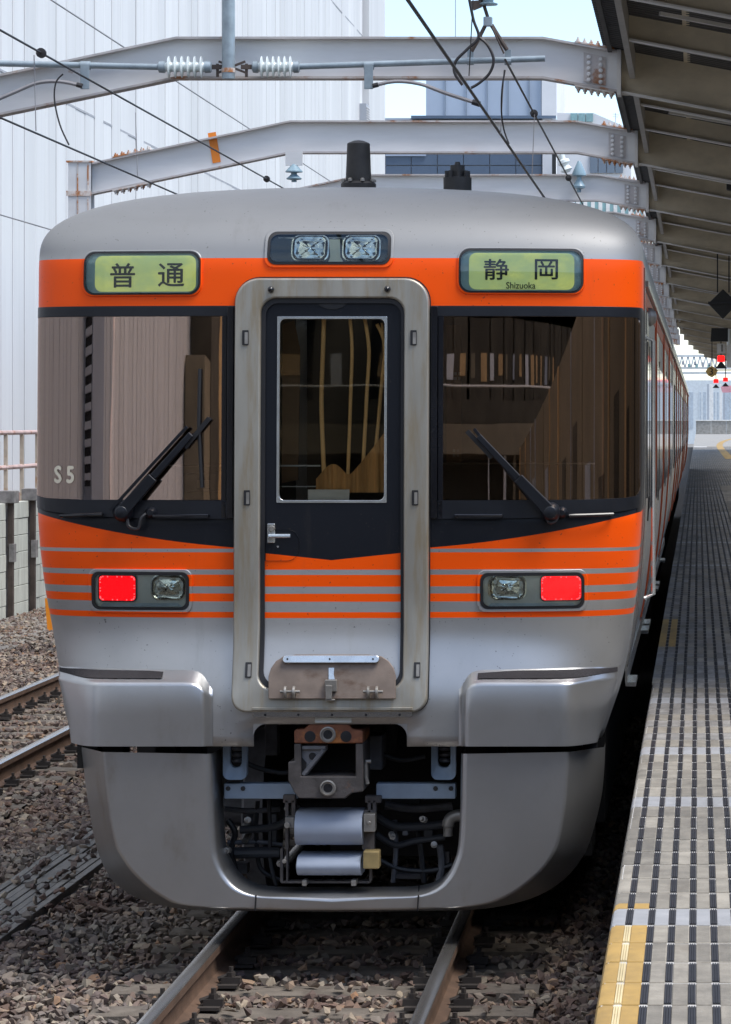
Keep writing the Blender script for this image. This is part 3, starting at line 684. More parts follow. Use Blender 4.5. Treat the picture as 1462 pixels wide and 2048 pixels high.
ORD = ['nearest', 'second', 'third', 'fourth', 'fifth', 'sixth', 'seventh', 'eighth', 'ninth', 'tenth', 'eleventh', 'twelfth', 'thirteenth', 'fourteenth', 'fifteenth']
pf = portal()
pf['label'] = 'white steel portal beam behind the ribbed insulators of the drop post'
NP = 13
for k in range(1, NP):
    c = copy_tree(pf); c.location.y += SP*k
    c['label'] = ('white steel portal beam with orange tape band, just above the train roof' if k == 1 else
                  f'{ORD[k]} white steel portal beam along the tracks, showing between the train and the canopy')
    if k == 1: P2 = c
b = MB().bar((pxX(424, D1+SP), D1+SP-.018, 5.845), (pxX(434, D1+SP), D1+SP-.018, 5.495), .095, .006, (0, 1, 0))
obj('tape_band', b, M['orange_tape'], P2)
# ------------------------------------------------------------------ overhead line
def flare(y): return max(0., y-100)**2*2.9e-4
dp = thing('drop_post', 'galvanised pipe post hanging from the nearest portal beam', 'drop post', (-4.27, 30.32, 5.6))
obj('pipe', MB().tube([P(457, 158, 30.3), (-4.25, 30.3, 7.6)], .060, 16), M['galv'], dp)
obj('clamp', MB().lathe(P(457, 141, 30.3), (0, 0, 1), [(-.02, .064), (.02, .064)], 16), M['rust_paint'], dp)
def insul(x0, x1, name, label, flip):
    t = thing(name, label, 'insulator', P((x0+x1)/2, 134, 30.3), 'ribbed white insulators either side of the drop post')
    a = P(x0, 134, 30.3); b = P(x1, 134, 30.3); d = b-a; L_ = d.length
    prof = []
    for k in range(6):
        h = L_*(.20+.60*k/5)
        prof += [(h-.022, .042), (h-.006, .05), (h-.002, .098), (h+.004, .098), (h+.014, .048)]
    prof = [(L_*.12, .04)]+prof+[(L_*.88, .04)]
    obj('shed', MB().lathe(a, d+Vector((0, 0, 0)), prof, 20), M['porcelain'], t)
    cp = MB().lathe(a, d, [(0, .03), (.01, .052), (L_*.13, .055), (L_*.135, .03)], 14); cp.lathe(b, -d, [(0, .03), (.01, .052), (L_*.13, .055), (L_*.135, .03)], 14)
    objs('end_fitting', cp, M['galv'], t)
    s = 1 if flip else -1
    e = a if flip else b; br = MB()
    br.bar(e, e-Vector((s*.10, 0, 0)), .03, .04); br.bar(e-Vector((s*.06, 0, .05)), e-Vector((s*.19, 0, 0)), .02, .02); br.bar(e-Vector((s*.06, 0, -.05)), e-Vector((s*.19, 0, 0)), .02, .02); br.bar(e-Vector((s*.05, 0, .09)), e-Vector((s*.05, 0, -.03)), .015, .025)
    obj('bracket', br, M['post_steel'], t)
insul(316, 424, 'insulator', 'ribbed white insulator left of the drop post', False)
insul(504, 600, 'insulator', 'ribbed white insulator right of the drop post', True)
for (x0, y0, x1, y1, lab) in ((-40, 126, 318, 134, 'grey steel support tube reaching left from the left insulator'), (598, 133, 1090, 117, 'grey steel support tube reaching right towards the canopy')):
    t = thing('support_tube', lab, 'tube', P((x0+x1)/2, 130, 30.3), 'support tubes of the overhead line')
    obj('tube', MB().tube([P(x0, y0, 30.3), P(x1, y1, 30.3)], .029, 12), M['galv'], t)
    cx = 171 if x0 < 0 else 738
    m = MB(); m.lathe(P(cx, 131, 30.3)-Vector((.045, 0, 0)), (1, 0, 0), [(0, .04), (.09, .04)], 12); obj('clamp', m, M['galv'], t)
    m = MB().box(pxX(cx-9, 30.3), pxX(cx+9, 30.3), 30.26, 30.275, pxZ(179, 30.3), pxZ(132, 30.3)); obj('plate', m, M['galv'], t, bevel=.005)
    if x0 > 0:
        m = MB()
        for c2, dz in ((941, 0), (1016, 0)):
            m.lathe(P(c2, 122, 30.3)-Vector((.03, 0, 0)), (1, 0, 0), [(0, .038), (.06, .038)], 10); m.box(pxX(c2-6, 30.3), pxX(c2+6, 30.3), 30.28, 30.32, pxZ(116, 30.3), pxZ(100, 30.3))
        objs('clamp', m, M['galv'], t)
def arm(pts, lab):
    t = thing('steady_arm', lab, 'steady arm', P(*pts[0], 30.25), 'steady arms of the overhead line'); q = smooth_path([P(x, y, 30.25) for x, y in pts], 6)
    obj('arm', MB().tube(q, .017, 8), M['wire_grey'], t); obj('end_clip', MB().tube([q[-1]-(q[-1]-q[-3])*.6, q[-1]+(q[-1]-q[-3])*.3], .026, 8), M['wire'], t); obj('end_clip', MB().tube([q[0], q[2]], .022, 8), M['wire'], t)
arm([(745, 172), (790, 163), (840, 168), (890, 186), (955, 207)], 'curved grey steady arm holding the contact wire over the train')
arm([(165, 172), (120, 163), (75, 166), (30, 184), (-30, 210)], 'curved grey steady arm reaching left out of frame')
WG = 'overhead wires above the tracks'
def wire(lab, X, Z, y0, y1, r, m='wire', name='overhead_wire'):
    o = obj(name, MB().tube([(X, y0, EYE+Z), (X, y1, EYE+Z)], r, 6), M[m], loc=(X, y0, EYE+Z)); tag(o, lab, 'wire', WG); return o
wire('thick dark contact wire running down to the train roof right of centre', -1.955, 2.83, 8, 160, .014)
wire('dark messenger wire with ring fittings running beside the canopy edge', -1.632, 3.05, 28.35, 160, .010)
wire('dark contact wire over the left track, lowest at the left edge', -6.0, 2.60, 10, 160, .010)
wire('dark messenger wire with ring fittings crossing the left half of the picture', -5.19, 2.90, 10, 160, .009)
wire('thin pale feeder wire crossing the white building above the portal beams', -7.7, 5.0, 10, 160, .010, 'wire_grey')
wire('thin pale wire low on the white building left of the train roof', -6.8, 2.0, 12, 160, .007, 'wire_grey')
def ringfit(X, Z, y, lab):
    t = obj('ring_fitting', MB().lathe((X, y-.02, EYE+Z), (0, 1, 0), [(0, .02), (.003, .04), (.04, .04), (.043, .02)], 12), M['wire'], loc=(X, y, EYE+Z)); tag(t, lab, 'ring fitting', 'ring fittings on the messenger wires')
ringfit(-5.19, 2.90, 2.90*F/734, 'black ring fitting on the left messenger wire near the left edge')
ringfit(-5.19, 2.90, 2.90*F/482, 'black ring fitting on the left messenger wire above the train roof')
ringfit(-1.632, 3.05, 3.05*F/613, 'black ring fitting on the right messenger wire below the nearest portal')
ringfit(-1.632, 3.05, 3.05*F/484, 'black ring fitting on the right messenger wire beside the standing insulator')
def strand(name, pts, r, lab, cat, m='wire', group=None):
    pts = [Vector(p) for p in pts]; o = obj(name, MB().tube(pts, r, 6), M[m], loc=tuple(pts[0])); tag(o, lab, cat, group)
DG = 'thin droppers between messenger and contact wires'
def drop(px, y0, y1, d, lab, m='wire_grey'): strand('dropper', [P(px[0], y0, d), P(px[1], y1, d)], .0045, lab, 'dropper', m, DG)
drop((68, 72), 110, 262, 26.5, 'thin dropper hanging from the ring fitting near the left edge')
drop((271, 275), 225, 352, 33, 'thin dropper against the white building left of the orange tape')
drop((946, 938), 0, 152, 24.5, 'thin dark dropper left of the cable loop near the top edge', 'wire')
drop((1069, 1064), 228, 350, 33.3, 'thin pale dropper below the ring fitting of the right messenger wire')
drop((1008, 1001), 140, 268, 30.4, 'thin pale dropper below the end of the right support tube')
strand('jumper_cable', smooth_path([P(126, 148, 28), P(112, 165, 28), P(109, 200, 28), P(120, 250, 28), P(138, 290, 28)], 5), .007, 'black jumper cable arching between the two left wires', 'cable')
strand('jumper_cable', smooth_path([P(1010, 140, 30.2), P(1004, 180, 30.2), P(1003, 225, 30.3), P(1008, 260, 30.4), P(1018, 288, 30.4)], 5), .008, 'black jumper cable dropping from the right support tube to the contact wire', 'cable')
lp = smooth_path([P(938, -4, 30.1), P(947, 40, 30.1), P(957, 74, 30.1), P(935, 98, 30.1), P(912, 122, 30.1), P(909, 145, 30.1), P(925, 170, 30.1)], 6)
strand('cable_loop', lp, .014, 'thick black cable curling left round the support tube', 'cable', 'wire', 'black cable loop over the right support tube')
strand('cable_loop', smooth_path([P(957, 74, 30.12), P(975, 90, 30.12), P(987, 118, 30.12), P(980, 145, 30.12), P(960, 165, 30.12), P(942, 176, 30.12)], 6), .014, 'thick black cable curling right round the support tube', 'cable', 'wire', 'black cable loop over the right support tube')
hy = thing('suspension_yoke', 'dark forked suspension yoke hanging above the right support tube', 'yoke', P(976, 45, 30.2))
obj('yoke', MB().box(pxX(967, 30.2), pxX(985, 30.2), 30.17, 30.23, pxZ(53, 30.2), pxZ(34, 30.2)), M['galv'], hy, bevel=.008)
m = MB().tube([P(970, 52, 30.2), P(957, 78, 30.2), P(943, 103, 30.2)], .018, 8); m.tube([P(983, 50, 30.2), P(1000, 78, 30.2), P(1014, 100, 30.2)], .020, 8); m.tube([P(984, 55, 30.17), P(1008, 107, 30.17)], .009, 6)
obj('fork', m, M['post_steel'], hy); obj('link', MB().tube([P(976, 36, 30.2), P(969, 14, 30.2), P(958, -6, 30.2)], .016, 8), M['post_steel'], hy)
ti = thing('hanging_insulator', 'blue disc insulator cut by the top edge above the yoke', 'insulator', P(972, 0, 30.2))
obj('disc', MB().lathe(P(976, 12, 30.2), (0, 0, 1), [(0, .02), (.008, .085), (.02, .09), (.035, .05), (.06, .05), (.07, .088), (.085, .09), (.10, .04)], 18), M['blue_porcelain'], ti)
obj('plate', MB().ext([P(938, 2, 30.15), P(962, 0, 30.15), P(964, 14, 30.15), P(947, 21, 30.15)], (0, .02, 0)), M['post_steel'], ti)
strand('thin_mast', [P(911, -10, 150), P(911, 85, 150)], .022, 'thin pole rising above the portal beam against the sky', 'pole', 'bldg_grey')
def post_insul(px, ya, yb, d, lab, up):
    t = thing('post_insulator', lab, 'insulator', P(px, (ya+yb)/2, d), 'small blue insulators at the portal beams'); h = pxZ(ya, d)-pxZ(yb, d); o = P(px, yb, d)
    pr = [(0, .03), (h*.1, .03), (h*.14, .085), (h*.2, .09), (h*.42, .035), (h*.5, .035), (h*.54, .10), (h*.60, .10), (h*.95, .03), (h, .02)]
    obj('disc', MB().lathe(o, (0, 0, 1), pr, 16), M['blue_porcelain'], t); return t
t = post_insul(588, 328, 364, 38.8, 'blue insulator hanging under the second portal beam left of the antenna', False)
obj('bracket', MB().box(pxX(571, 38.8), pxX(605, 38.8), 38.78, 38.82, pxZ(331, 38.8), pxZ(303, 38.8)), M['frame_paint'], t)
t = post_insul(1158, 322, 385, 47.3, 'blue insulator on the third portal beam near the canopy', True)
t = thing('ceramic_insulator', 'white ceramic insulator leaning beside the right messenger wire', 'insulator', P(1128, 320, 47.3))
obj('body', MB().lathe(P(1120, 305, 47.2), P(1135, 345, 47.2)-P(1120, 305, 47.2), [(0, .02), (.03, .05), (.10, .045), (.12, .085), (.16, .09), (.20, .05), (.26, .09), (.30, .04)], 14), M['porcelain'], t)

# ------------------------------------------------------------------ platform canopy
cn = thing('platform_canopy', 'platform canopy with tan rafters and corrugated roof edge over the platform', 'canopy', (2.2, 40, 1.1))
SLP = .19
def czs(x, z0): return z0-SLP*(x+.5)
def rafter(name, y, z0, web, m, x0=-.60, x1=3.2):
    fx = flare(y); mb = MB(); q = [(x0+fx, czs(x0, z0)), (x1+fx, czs(x1, z0))]
    mb.ext([(q[0][0], y-.012, q[0][1]), (q[1][0], y-.012, q[1][1]), (q[1][0], y-.012, q[1][1]+web), (q[0][0], y-.012, q[0][1]+web)], (0, .024, 0))
    o = obj(name, mb, m, cn, smooth=False)
    fl = MB().ext([(q[0][0], y-.07, q[0][1]), (q[1][0], y-.07, q[1][1]), (q[1][0], y-.07, q[1][1]-.016), (q[0][0], y-.07, q[0][1]-.016)], (0, .14, 0))
    obj('flange', fl, M['canopy_end'], o, smooth=False)
for k in range(-1, 16):
    y = D1+SP*k
    rafter('main_beam', y, 5.455, .40, M['canopy_beam'], -.695); 
    rafter('rafter', y+SP/3, 5.635, .21, M['canopy_beam']); rafter('rafter', y+2*SP/3, 5.635, .21, M['canopy_beam'])
    fx, fx2 = flare(y), flare(y+SP)
    obj('edge_beam', MB().add([(-.62+a+(fx if yy == y else fx2), yy+(.06 if yy == y else -.06), zz) for zz in (5.60, 5.84) for yy in (y, y+SP) for a in (0, .05)],
        [(0, 2, 3, 1), (4, 5, 7, 6), (0, 1, 5, 4), (2, 6, 7, 3), (0, 4, 6, 2), (1, 3, 7, 5)]), M['canopy_edge'], cn, smooth=False)
    obj('bracket', MB().box(-.695+fx, -.60+fx, y+.02, y+.05, 5.46, 5.78), M['canopy_end'], cn, smooth=False)
    obj('column', MB().box(2.1+fx, 2.3+fx, y-.1, y+.1, 1.1, 5.0), M['canopy_beam'], cn, smooth=False)
    st = MB()
    for yy in (y+SP/3, y+2*SP/3): st.bar((-.30+fx, yy-1.3, 5.70), (1.9+fx, yy+.0, 5.44), .03, .03)
    objs('brace', st, M['canopy_end'], cn, smooth=False)
    st = MB()
    for xx in (-.1, .9): st.bar((xx+fx, y, czs(xx, 5.87)), (xx+fx2, y+SP, czs(xx, 5.87)), .06, .08)
    objs('purlin', st, M['canopy_beam'], cn, smooth=False)
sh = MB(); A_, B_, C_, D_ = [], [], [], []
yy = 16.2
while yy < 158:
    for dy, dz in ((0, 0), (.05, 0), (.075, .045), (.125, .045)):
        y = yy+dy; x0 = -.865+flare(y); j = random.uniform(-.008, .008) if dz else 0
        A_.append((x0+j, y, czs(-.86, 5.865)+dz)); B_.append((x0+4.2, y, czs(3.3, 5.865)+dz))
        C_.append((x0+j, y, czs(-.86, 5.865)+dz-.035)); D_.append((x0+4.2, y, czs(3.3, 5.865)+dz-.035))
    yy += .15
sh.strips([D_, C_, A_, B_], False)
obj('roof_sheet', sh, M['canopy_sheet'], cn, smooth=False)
eb = MB()
for k in range(-1, 16):
    y = D1+SP*k; eb.bar((-.80+flare(y), y, 5.86), (-.80+flare(y+SP), y+SP, 5.86), .04, .03)
obj('eave_strip', eb, M['canopy_sheet'], cn, smooth=False)

# ------------------------------------------------------------------ the train
XC, Y0 = -1.748, 16.0
tr = thing('train', 'orange and silver commuter train standing at the platform', 'train', (XC, Y0, 0))
WT = ([.94, 1.0, 1.178, 1.325, 1.447, 1.668, 1.864, 2.1, 3.3], [1.28, 1.30, 1.362, 1.397, 1.418, 1.445, 1.460, 1.475, 1.477])
def wz(z):
    if z <= 3.3: return float(np.interp(z, *WT))
    return max(.02, 1.477*max(0, 1-((z-3.3)/.365)**2.6)**(1/2.7))
def sst(a, b, x): t = min(1, max(0, (x-a)/(b-a))); return t*t*(3-2*t)
def y0z(z):
    y = Y0-.085*sst(1.52, 1.12, z)+.05*max(0, (z-1.9)/1.3)**1.5
    if z > 3.2: f = min(1, (z-3.2)/.466); y += .75*(1-math.sqrt(max(0, 1-f**2.3)))
    return y
def FY(x, z):                                          # depth of the front skin (x from the centre line)
    t = min(1, abs(x)/wz(z)); return y0z(z)+(.40+.30*sst(1.95, 1.2, z))*(1-max(0, 1-t**4)**.25)+.05*t*t
def S(px, py):                                         # photo point -> point on the front skin
    Y = 16.0
    for _ in range(8): Y = FY(pxX(px, Y)-XC, pxZ(py, Y))
    return pxX(px, Y)-XC, pxZ(py, Y)
def W(x, z, off=0.): return Vector((XC+x, FY(x, z)-off, z))
# body shell
inner = [0, .1, .2, .29, .365, .463, .516, .56]
outer = [.05*k for k in range(1, 13)]+[.64, .68, .715, .75, .78, .81, .835, .86, .88, .90, .915, .93, .942, .953, .962, .97, .977, .983, .988, .992, .996, .999, 1.0]
zr = [.948, 1.0, 1.055, 1.1, 1.15, 1.2, 1.25, 1.3, 1.35, 1.4, 1.45, 1.5, 1.555, 1.65, 1.75, 1.885, 2.0, 2.123, 2.35, 2.6, 2.8, 2.994, 3.02, 3.05, 3.08, 3.11, 3.14, 3.165, 3.19, 3.21, 3.23, 3.25, 3.275, 3.30]
zr += [3.3+.3649*math.sin(R(a)) for a in (3, 6, 9, 12, 15, 18, 21, 24, 27, 30, 36, 42, 48, 54, 60, 66, 71, 76, 80, 84, 87, 90)]
back = [.05, .15, .35, .7, 1.2, 2, 4, 8, 14, 19.4]
half = []
for z in zr:
    w_ = wz(z); xs = [min(x, w_*.999) for x in inner] if w_ < .6 else inner[:]
    if w_ < .6: xs = [x/.56*w_*.5 for x in inner]
    xs += [xs[-1]+(w_-xs[-1])*o for o in outer]
    pts = [(x, FY(x, z)) for x in xs]; ye = pts[-1][1]; yend = 17.15 if z < 1.19 else 35.8
    pts += [(w_, ye+(yend-ye)*q/19.4) for q in back]
    half.append((z, pts))
nh = len(half[0][1])
shell = MB(); NC = 2*nh-1
for z, pts in half: shell.v += [(XC+x*s, y, z) for s, (x, y) in [(-1, p) for p in reversed(pts)]+[(1, p) for p in pts[1:]]]
for j in range(len(half)-1):
    for i in range(NC-1):
        q = [j*NC+i, j*NC+i+1, (j+1)*NC+i+1, (j+1)*NC+i]
        c = sum((Vector(shell.v[k]) for k in q), Vector())/4; x, z = abs(c.x-XC), c.z
        fr = c.y < 16.62
        if fr and x < .365 and z < 1.055: continue
        if fr and x < .29 and 1.25 < z < 3.05: continue
        if fr and .516 < x and 2.123 < z < 2.994 and x < 1.455: continue
        shell.f.append(tuple(q))
o = obj('body', shell, M['livery'], tr, angle=60)
sm = o.modifiers.new('thickness', 'SOLIDIFY'); sm.thickness = .02; sm.offset = -1
def front_panel(name, loop, off, th, m, parent=tr, bevel=0., cuts=True, fy=FY, hole=None):
    """closed (x, z) outline laid on the front skin, `off` proud of it and `th` thick"""
    bm = bmesh.new(); vs = [bm.verts.new((x, 0, z)) for x, z in loop]; bm.faces.new(vs)
    xs = [p[0] for p in loop]; zs = [p[1] for p in loop]
    if cuts:
        n = max(1, int((max(xs)-min(xs))/.03))
        cl = [min(xs)+(max(xs)-min(xs))*k/n for k in range(1, n)]+[s*q for s in (-1, 1) for q in (1.25, 1.30, 1.34, 1.375, 1.40, 1.42, 1.435, 1.447, 1.457, 1.465)]
        for c in cl:
            if min(xs)+.002 < c < max(xs)-.002: bmesh.ops.bisect_plane(bm, geom=bm.verts[:]+bm.edges[:]+bm.faces[:], plane_co=(c, 0, 0), plane_no=(1, 0, 0))
        n = max(1, int((max(zs)-min(zs))/.035))
        for k in range(1, n): bmesh.ops.bisect_plane(bm, geom=bm.verts[:]+bm.edges[:]+bm.faces[:], plane_co=(0, 0, min(zs)+(max(zs)-min(zs))*k/n), plane_no=(0, 0, 1))
    if hole:                                           # rectangular opening (x0, x1, z0, z1)
        for k, c in enumerate(hole):
            bmesh.ops.bisect_plane(bm, geom=bm.verts[:]+bm.edges[:]+bm.faces[:], plane_co=(c, 0, 0) if k < 2 else (0, 0, c), plane_no=(1, 0, 0) if k < 2 else (0, 0, 1))
        kill = [f for f in bm.faces if hole[0] < f.calc_center_median().x < hole[1] and hole[2] < f.calc_center_median().z < hole[3]]
        bmesh.ops.delete(bm, geom=kill, context='FACES')
    r = bmesh.ops.extrude_face_region(bm, geom=bm.faces[:])
    bk = {v for v in r['geom'] if isinstance(v, bmesh.types.BMVert)}
    mb = MB(); bm.verts.index_update()
    for v in bm.verts: mb.v.append((XC+v.co.x, fy(v.co.x, v.co.z)-off+(th if v in bk else 0), v.co.z))
    mb.f = [tuple(v.index for v in f.verts) for f in bm.faces]; bm.free()
    return obj(name, mb, m, parent, bevel=bevel)
def front_ring(name, outer_, inner_, off, th, m, parent=tr, bevel=0., fy=FY):
    outer_, inner_ = dens1(outer_, 8, outer_), dens1(inner_, 8, outer_)
    A = [Vector((XC+x, fy(x, z)-off, z)) for x, z in outer_]; B = [Vector((XC+x, fy(x, z)-off, z)) for x, z in inner_]; d = Vector((0, th, 0))
    return obj(name, MB().strips([[p+d for p in A], A, B, [p+d for p in B], [p+d for p in A]]), m, parent, bevel=bevel)
def prr(x0, y0, x1, y1, r, n=6):                       # rounded rectangle given in photo px on the skin
    a = S(x0, y1); b = S(x1, y0); k = 1/418.; rr_ = [q*k for q in r] if isinstance(r, (tuple, list)) else r*k
    return rrect(a[0], b[0], a[1], b[1], rr_, n)
def dens(loop, k=6): return loop                      # rings are subdivided together in front_ring
def dens1(loop, k=6, ref=None):                                   # subdivide long straight runs of an outline
    out = []; ref = ref or loop
    for i, p in enumerate(loop):
        j = (i+1) % len(loop); q = loop[j]
        n = k if math.hypot(ref[j][0]-ref[i][0], ref[j][1]-ref[i][1]) > .06 else 1
        out += [(p[0]+(q[0]-p[0])*t/n, p[1]+(q[1]-p[1])*t/n) for t in range(n)]
    return out
flat = lambda x, z: y0z(z)
# gangway frame, gasket, door
for s in (-1, 1):                                      # rounded upper corners of the coupler opening
    fl_ = [(s*.366, 1.056), (s*.366, .990)]+[(s*(.366-.062*(1-math.cos(R(a)))), .990+.066*math.sin(R(a))) for a in (15, 30, 45, 60, 75, 90)]
    front_panel('corner_gusset', fl_ if s > 0 else fl_[::-1], .0005, .02, M['livery'], cuts=False)
fo = dens(rrect(-.464, .464, 1.115, 3.178, (.07, .07, .115, .115), 8), 8)
fi = dens(rrect(-.339, .345, 1.225, 3.082, (.07, .07, .075, .075), 8), 8)
front_ring('gangway_frame', fo, fi, .050, .11, M['gang_steel'], bevel=.012, fy=flat)
front_ring('frame_seam', dens(rrect(-.469, .469, 1.112, 3.185, (.075, .075, .12, .12), 8), 8), fo, .006, .02, M['rubber'], fy=flat)
di = dens(rrect(-.318, .330, 1.24, 3.058, (.07, .07, .06, .06), 8), 8)
front_ring('door_gasket', fi, di, .030, .05, M['rubber'], fy=flat)
wi = dens(rrect(-.2635, .2625, 2.1045, 2.9955, .004, 8), 8)
door = front_panel('door', di, .018, .05, M['door_paint'], fy=flat, hole=(-.263, .262, 2.105, 2.995))
front_ring('window_gasket', wi, dens(rrect(-.251, .250, 2.117, 2.983, .028, 8), 8), .022, .05, M['bright_steel'], parent=door, bevel=.002, fy=flat)
front_panel('pane', rrect(-.256, .255, 2.112, 2.988, .025), .010, .004, M['door_glass'], parent=door, fy=flat)
notch = front_panel('door_notch', [(-.075, 3.062), (-.05, 3.04), (-.02, 3.03), (.02, 3.03), (.05, 3.04), (.075, 3.062)], .0225, .01, M['rubber'], parent=door, cuts=False, fy=flat)
# door handle recess, plate and lever
hr = rrect(-.318, -.153, 1.828, 1.977, (.005, .06, .06, .005), 6)
front_ring('handle_recess', hr, [(x*.97-.006, z*.985+.0283) for x, z in hr], .021, .01, M['black_gloss'], parent=door, bevel=.002, fy=flat)
xh, zh = S(544, 1066)
hd = obj('handle', MB().box(XC+xh-.018, XC+xh+.018, Y0-.032, Y0-.015, zh-.046, zh+.046), M['bright_steel'], tr, bevel=.003); 
m = MB().tube([(XC+xh-.002, Y0-.03, zh-.012), (XC+xh-.002, Y0-.062, zh-.012)], .011, 10); m.tube([(XC+xh-.008, Y0-.062, zh-.012), (XC+xh+.095, Y0-.062, zh-.012)], .010, 10)
obj('lever', m, M['bright_steel'], hd); obj('key_cover', MB().tube([(XC+xh+.004, Y0-.03, zh+.022), (XC+xh+.004, Y0-.045, zh+.022)], [.016, .012], 10), M['dull_steel'], hd)
obj('stop_bolt', MB().lathe(W(*S(557, 1093), .02), (0, -1, 0), [(0, .005), (.008, .005)], 8), M['bright_steel'], tr)
# frame details: slots and buffers lamps
for px, py in ((494, 676), (497, 995), (500, 1338), (829, 676), (832, 995), (836, 1338)):
    x, z = S(px, py); front_panel('frame_slot', rrect(x-.015, x+.015, z-.036, z+.036, .003, 2), .0565, .004, M['rubber'], cuts=False, fy=flat)
    front_panel('slot_liner', rrect(x-.003, x+.012, z-.030, z+.026, .002, 2), .0585, .003, M['dull_steel'], cuts=False, fy=flat)
for px, py in ((545, 580), (777, 579)):
    x, z = S(px, py); obj('frame_stud', MB().lathe((XC+x, y0z(z)-.054, z), (0, -1, 0), [(0, .016), (.006, .016), (.02, .012), (.026, .004)], 14), M['black_gloss'], tr)
# hinged gangway step plate
sp = [S(541, 1395), S(794, 1395), S(794, 1350), S(790, 1334), S(780, 1320), S(766, 1311), S(740, 1307), S(595, 1307), S(570, 1311), S(556, 1320), S(546, 1334), S(541, 1350)]
stp = front_panel('step_plate', sp, .075, .02, M['plate_steel'], cuts=False, fy=flat, bevel=.003)
front_panel('plate_rail', rrect(S(570, 1322)[0], S(762, 1322)[0], S(664, 1323)[1], S(664, 1308)[1], .017, 5), .098, .022, M['bright_steel'], parent=stp, cuts=False, fy=flat, bevel=.004)
bl = MB()
for px in (580, 664, 750): x, z = S(px, 1315); bl.lathe((XC+x, y0z(z)-.098, z), (0, -1, 0), [(0, .005), (.004, .004)], 8)
objs('screw', bl, M['rubber'], stp)
for c in (585, 750):
    h = MB()
    for d in (-9, 8):
        x, z = S(c+d, 1381); h.lathe((XC+x-.006, y0z(z)-.10, z), (1, 0, 0), [(0, .030), (.012, .030)], 14); h.box(XC+x-.006, XC+x+.006, y0z(z)-.11, y0z(z)-.075, z-.03, z-.005)
    x, z = S(c, 1380); h.tube([(XC+x-.047, y0z(z)-.10, z), (XC+x+.047, y0z(z)-.10, z)], .008, 8)
    objs('hinge', h, M['dull_steel'], stp, bevel=.002)
x, z = S(667, 1365); lt = MB().box(XC+x-.030, XC+x+.026, y0z(z)-.105, y0z(z)-.075, z-.035, z+.02).box(XC+x-.025, XC+x+.005, y0z(z)-.118, y0z(z)-.104, z-.07, z-.005).box(XC+x-.028, XC+x+.018, y0z(z)-.112, y0z(z)-.09, z-.078, z-.07)
obj('latch', lt, M['dull_steel'], stp, bevel=.003)
front_panel('latch_tag', [S(661, 1356), S(673, 1356), S(671, 1345), S(672, 1333), S(661, 1333)], .080, .004, M['bright_steel'], parent=stp, cuts=False, fy=flat)
# sill strip with screws, white sticker
sl_ = front_panel('sill_strip', rrect(S(508, 1425)[0], S(826, 1425)[0], S(664, 1433)[1], S(664, 1419)[1], (.012, .012, .002, .002), 4), .045, .05, M['side_steel'], cuts=False, fy=flat, bevel=.003)
front_panel('sill_lip', rrect(S(508, 1425)[0]-.002, S(826, 1425)[0]+.002, S(664, 1418)[1], S(664, 1413)[1], .002, 2), .060, .07, M['gang_steel'], cuts=False, fy=flat, bevel=.002)
bl = MB()
for px in (533, 599, 666, 734, 801): x, z = S(px, 1428); bl.lathe((XC+x, y0z(z)-.045, z), (0, -1, 0), [(0, .007), (.004, .006)], 8)
objs('screw', bl, M['roof_black'], sl_)
front_panel('sticker', rrect(S(630, 1440)[0], S(703, 1440)[0], S(664, 1445)[1], S(664, 1435)[1], .002, 2), .0045, .003, M['paper'], cuts=False)
# windscreens: black surround trims and panes
for s in (-1, 1):
    sgn = (lambda L_: L_) if s > 0 else (lambda L_: [(-x, z) for x, z in reversed(L_)])
    xo = 1.466
    pane = rrect(.513, 1.468, 2.118, 2.997, (.01, .06, .03, .01) if s > 0 else (.01, .005, .005, .01), 5)
    front_panel('windscreen', sgn(pane), .008, .005, M['cab_glass'])
    front_panel('top_trim', sgn(rrect(.468, 1.475, 2.997, 3.047, .004, 2)), .016, .03, M['black_paint'], bevel=.004)
    front_panel('mullion', sgn(rrect(.472, .502, 2.03, 3.045, .003, 2)), .028, .05, M['black_gloss'], bevel=.004)
    front_panel('mullion', sgn(rrect(.505, .530, 2.03, 2.996, .003, 2)), .014, .03, M['black_gloss'], bevel=.003)
    lo = [(.505, 2.026), (.9, 2.032), (1.15, 2.045), (1.30, 2.062), (1.40, 2.08), (1.455, 2.10), (1.455, 2.155), (1.40, 2.132), (1.30, 2.122), (1.15, 2.118), (.9, 2.116), (.505, 2.116)]
    lp_ = [(.505, 2.028), (.9, 2.030), (1.2, 2.040), (1.40, 2.062), (1.465, 2.075), (1.468, 2.135), (1.40, 2.124), (1.2, 2.118), (.9, 2.116), (.505, 2.116)]
    front_panel('lower_trim', sgn(lp_), .014, .03, M['black_paint'], bevel=.006)
    # black grab rails below the windscreen
    for (xa, xb) in (((310, 418), (125, 206)) if s < 0 else ((912, 1004), (1140, 1226))):
        (a0, z0), (a1, z1) = S(xa, 1031), S(xb, 1028 if (xa < 300 or xa > 1100) else 1031)
        q = MB().tube([W(a0, z0, .012), W(a0, z0, .045), W(a0*.7+a1*.3, z0*.7+z1*.3, .048), W(a0*.3+a1*.7, z0*.3+z1*.7, .048), W(a1, z1, .045), W(a1, z1, .012)], .009, 8)
        obj('grab_rail', q, M['black_gloss'], tr)
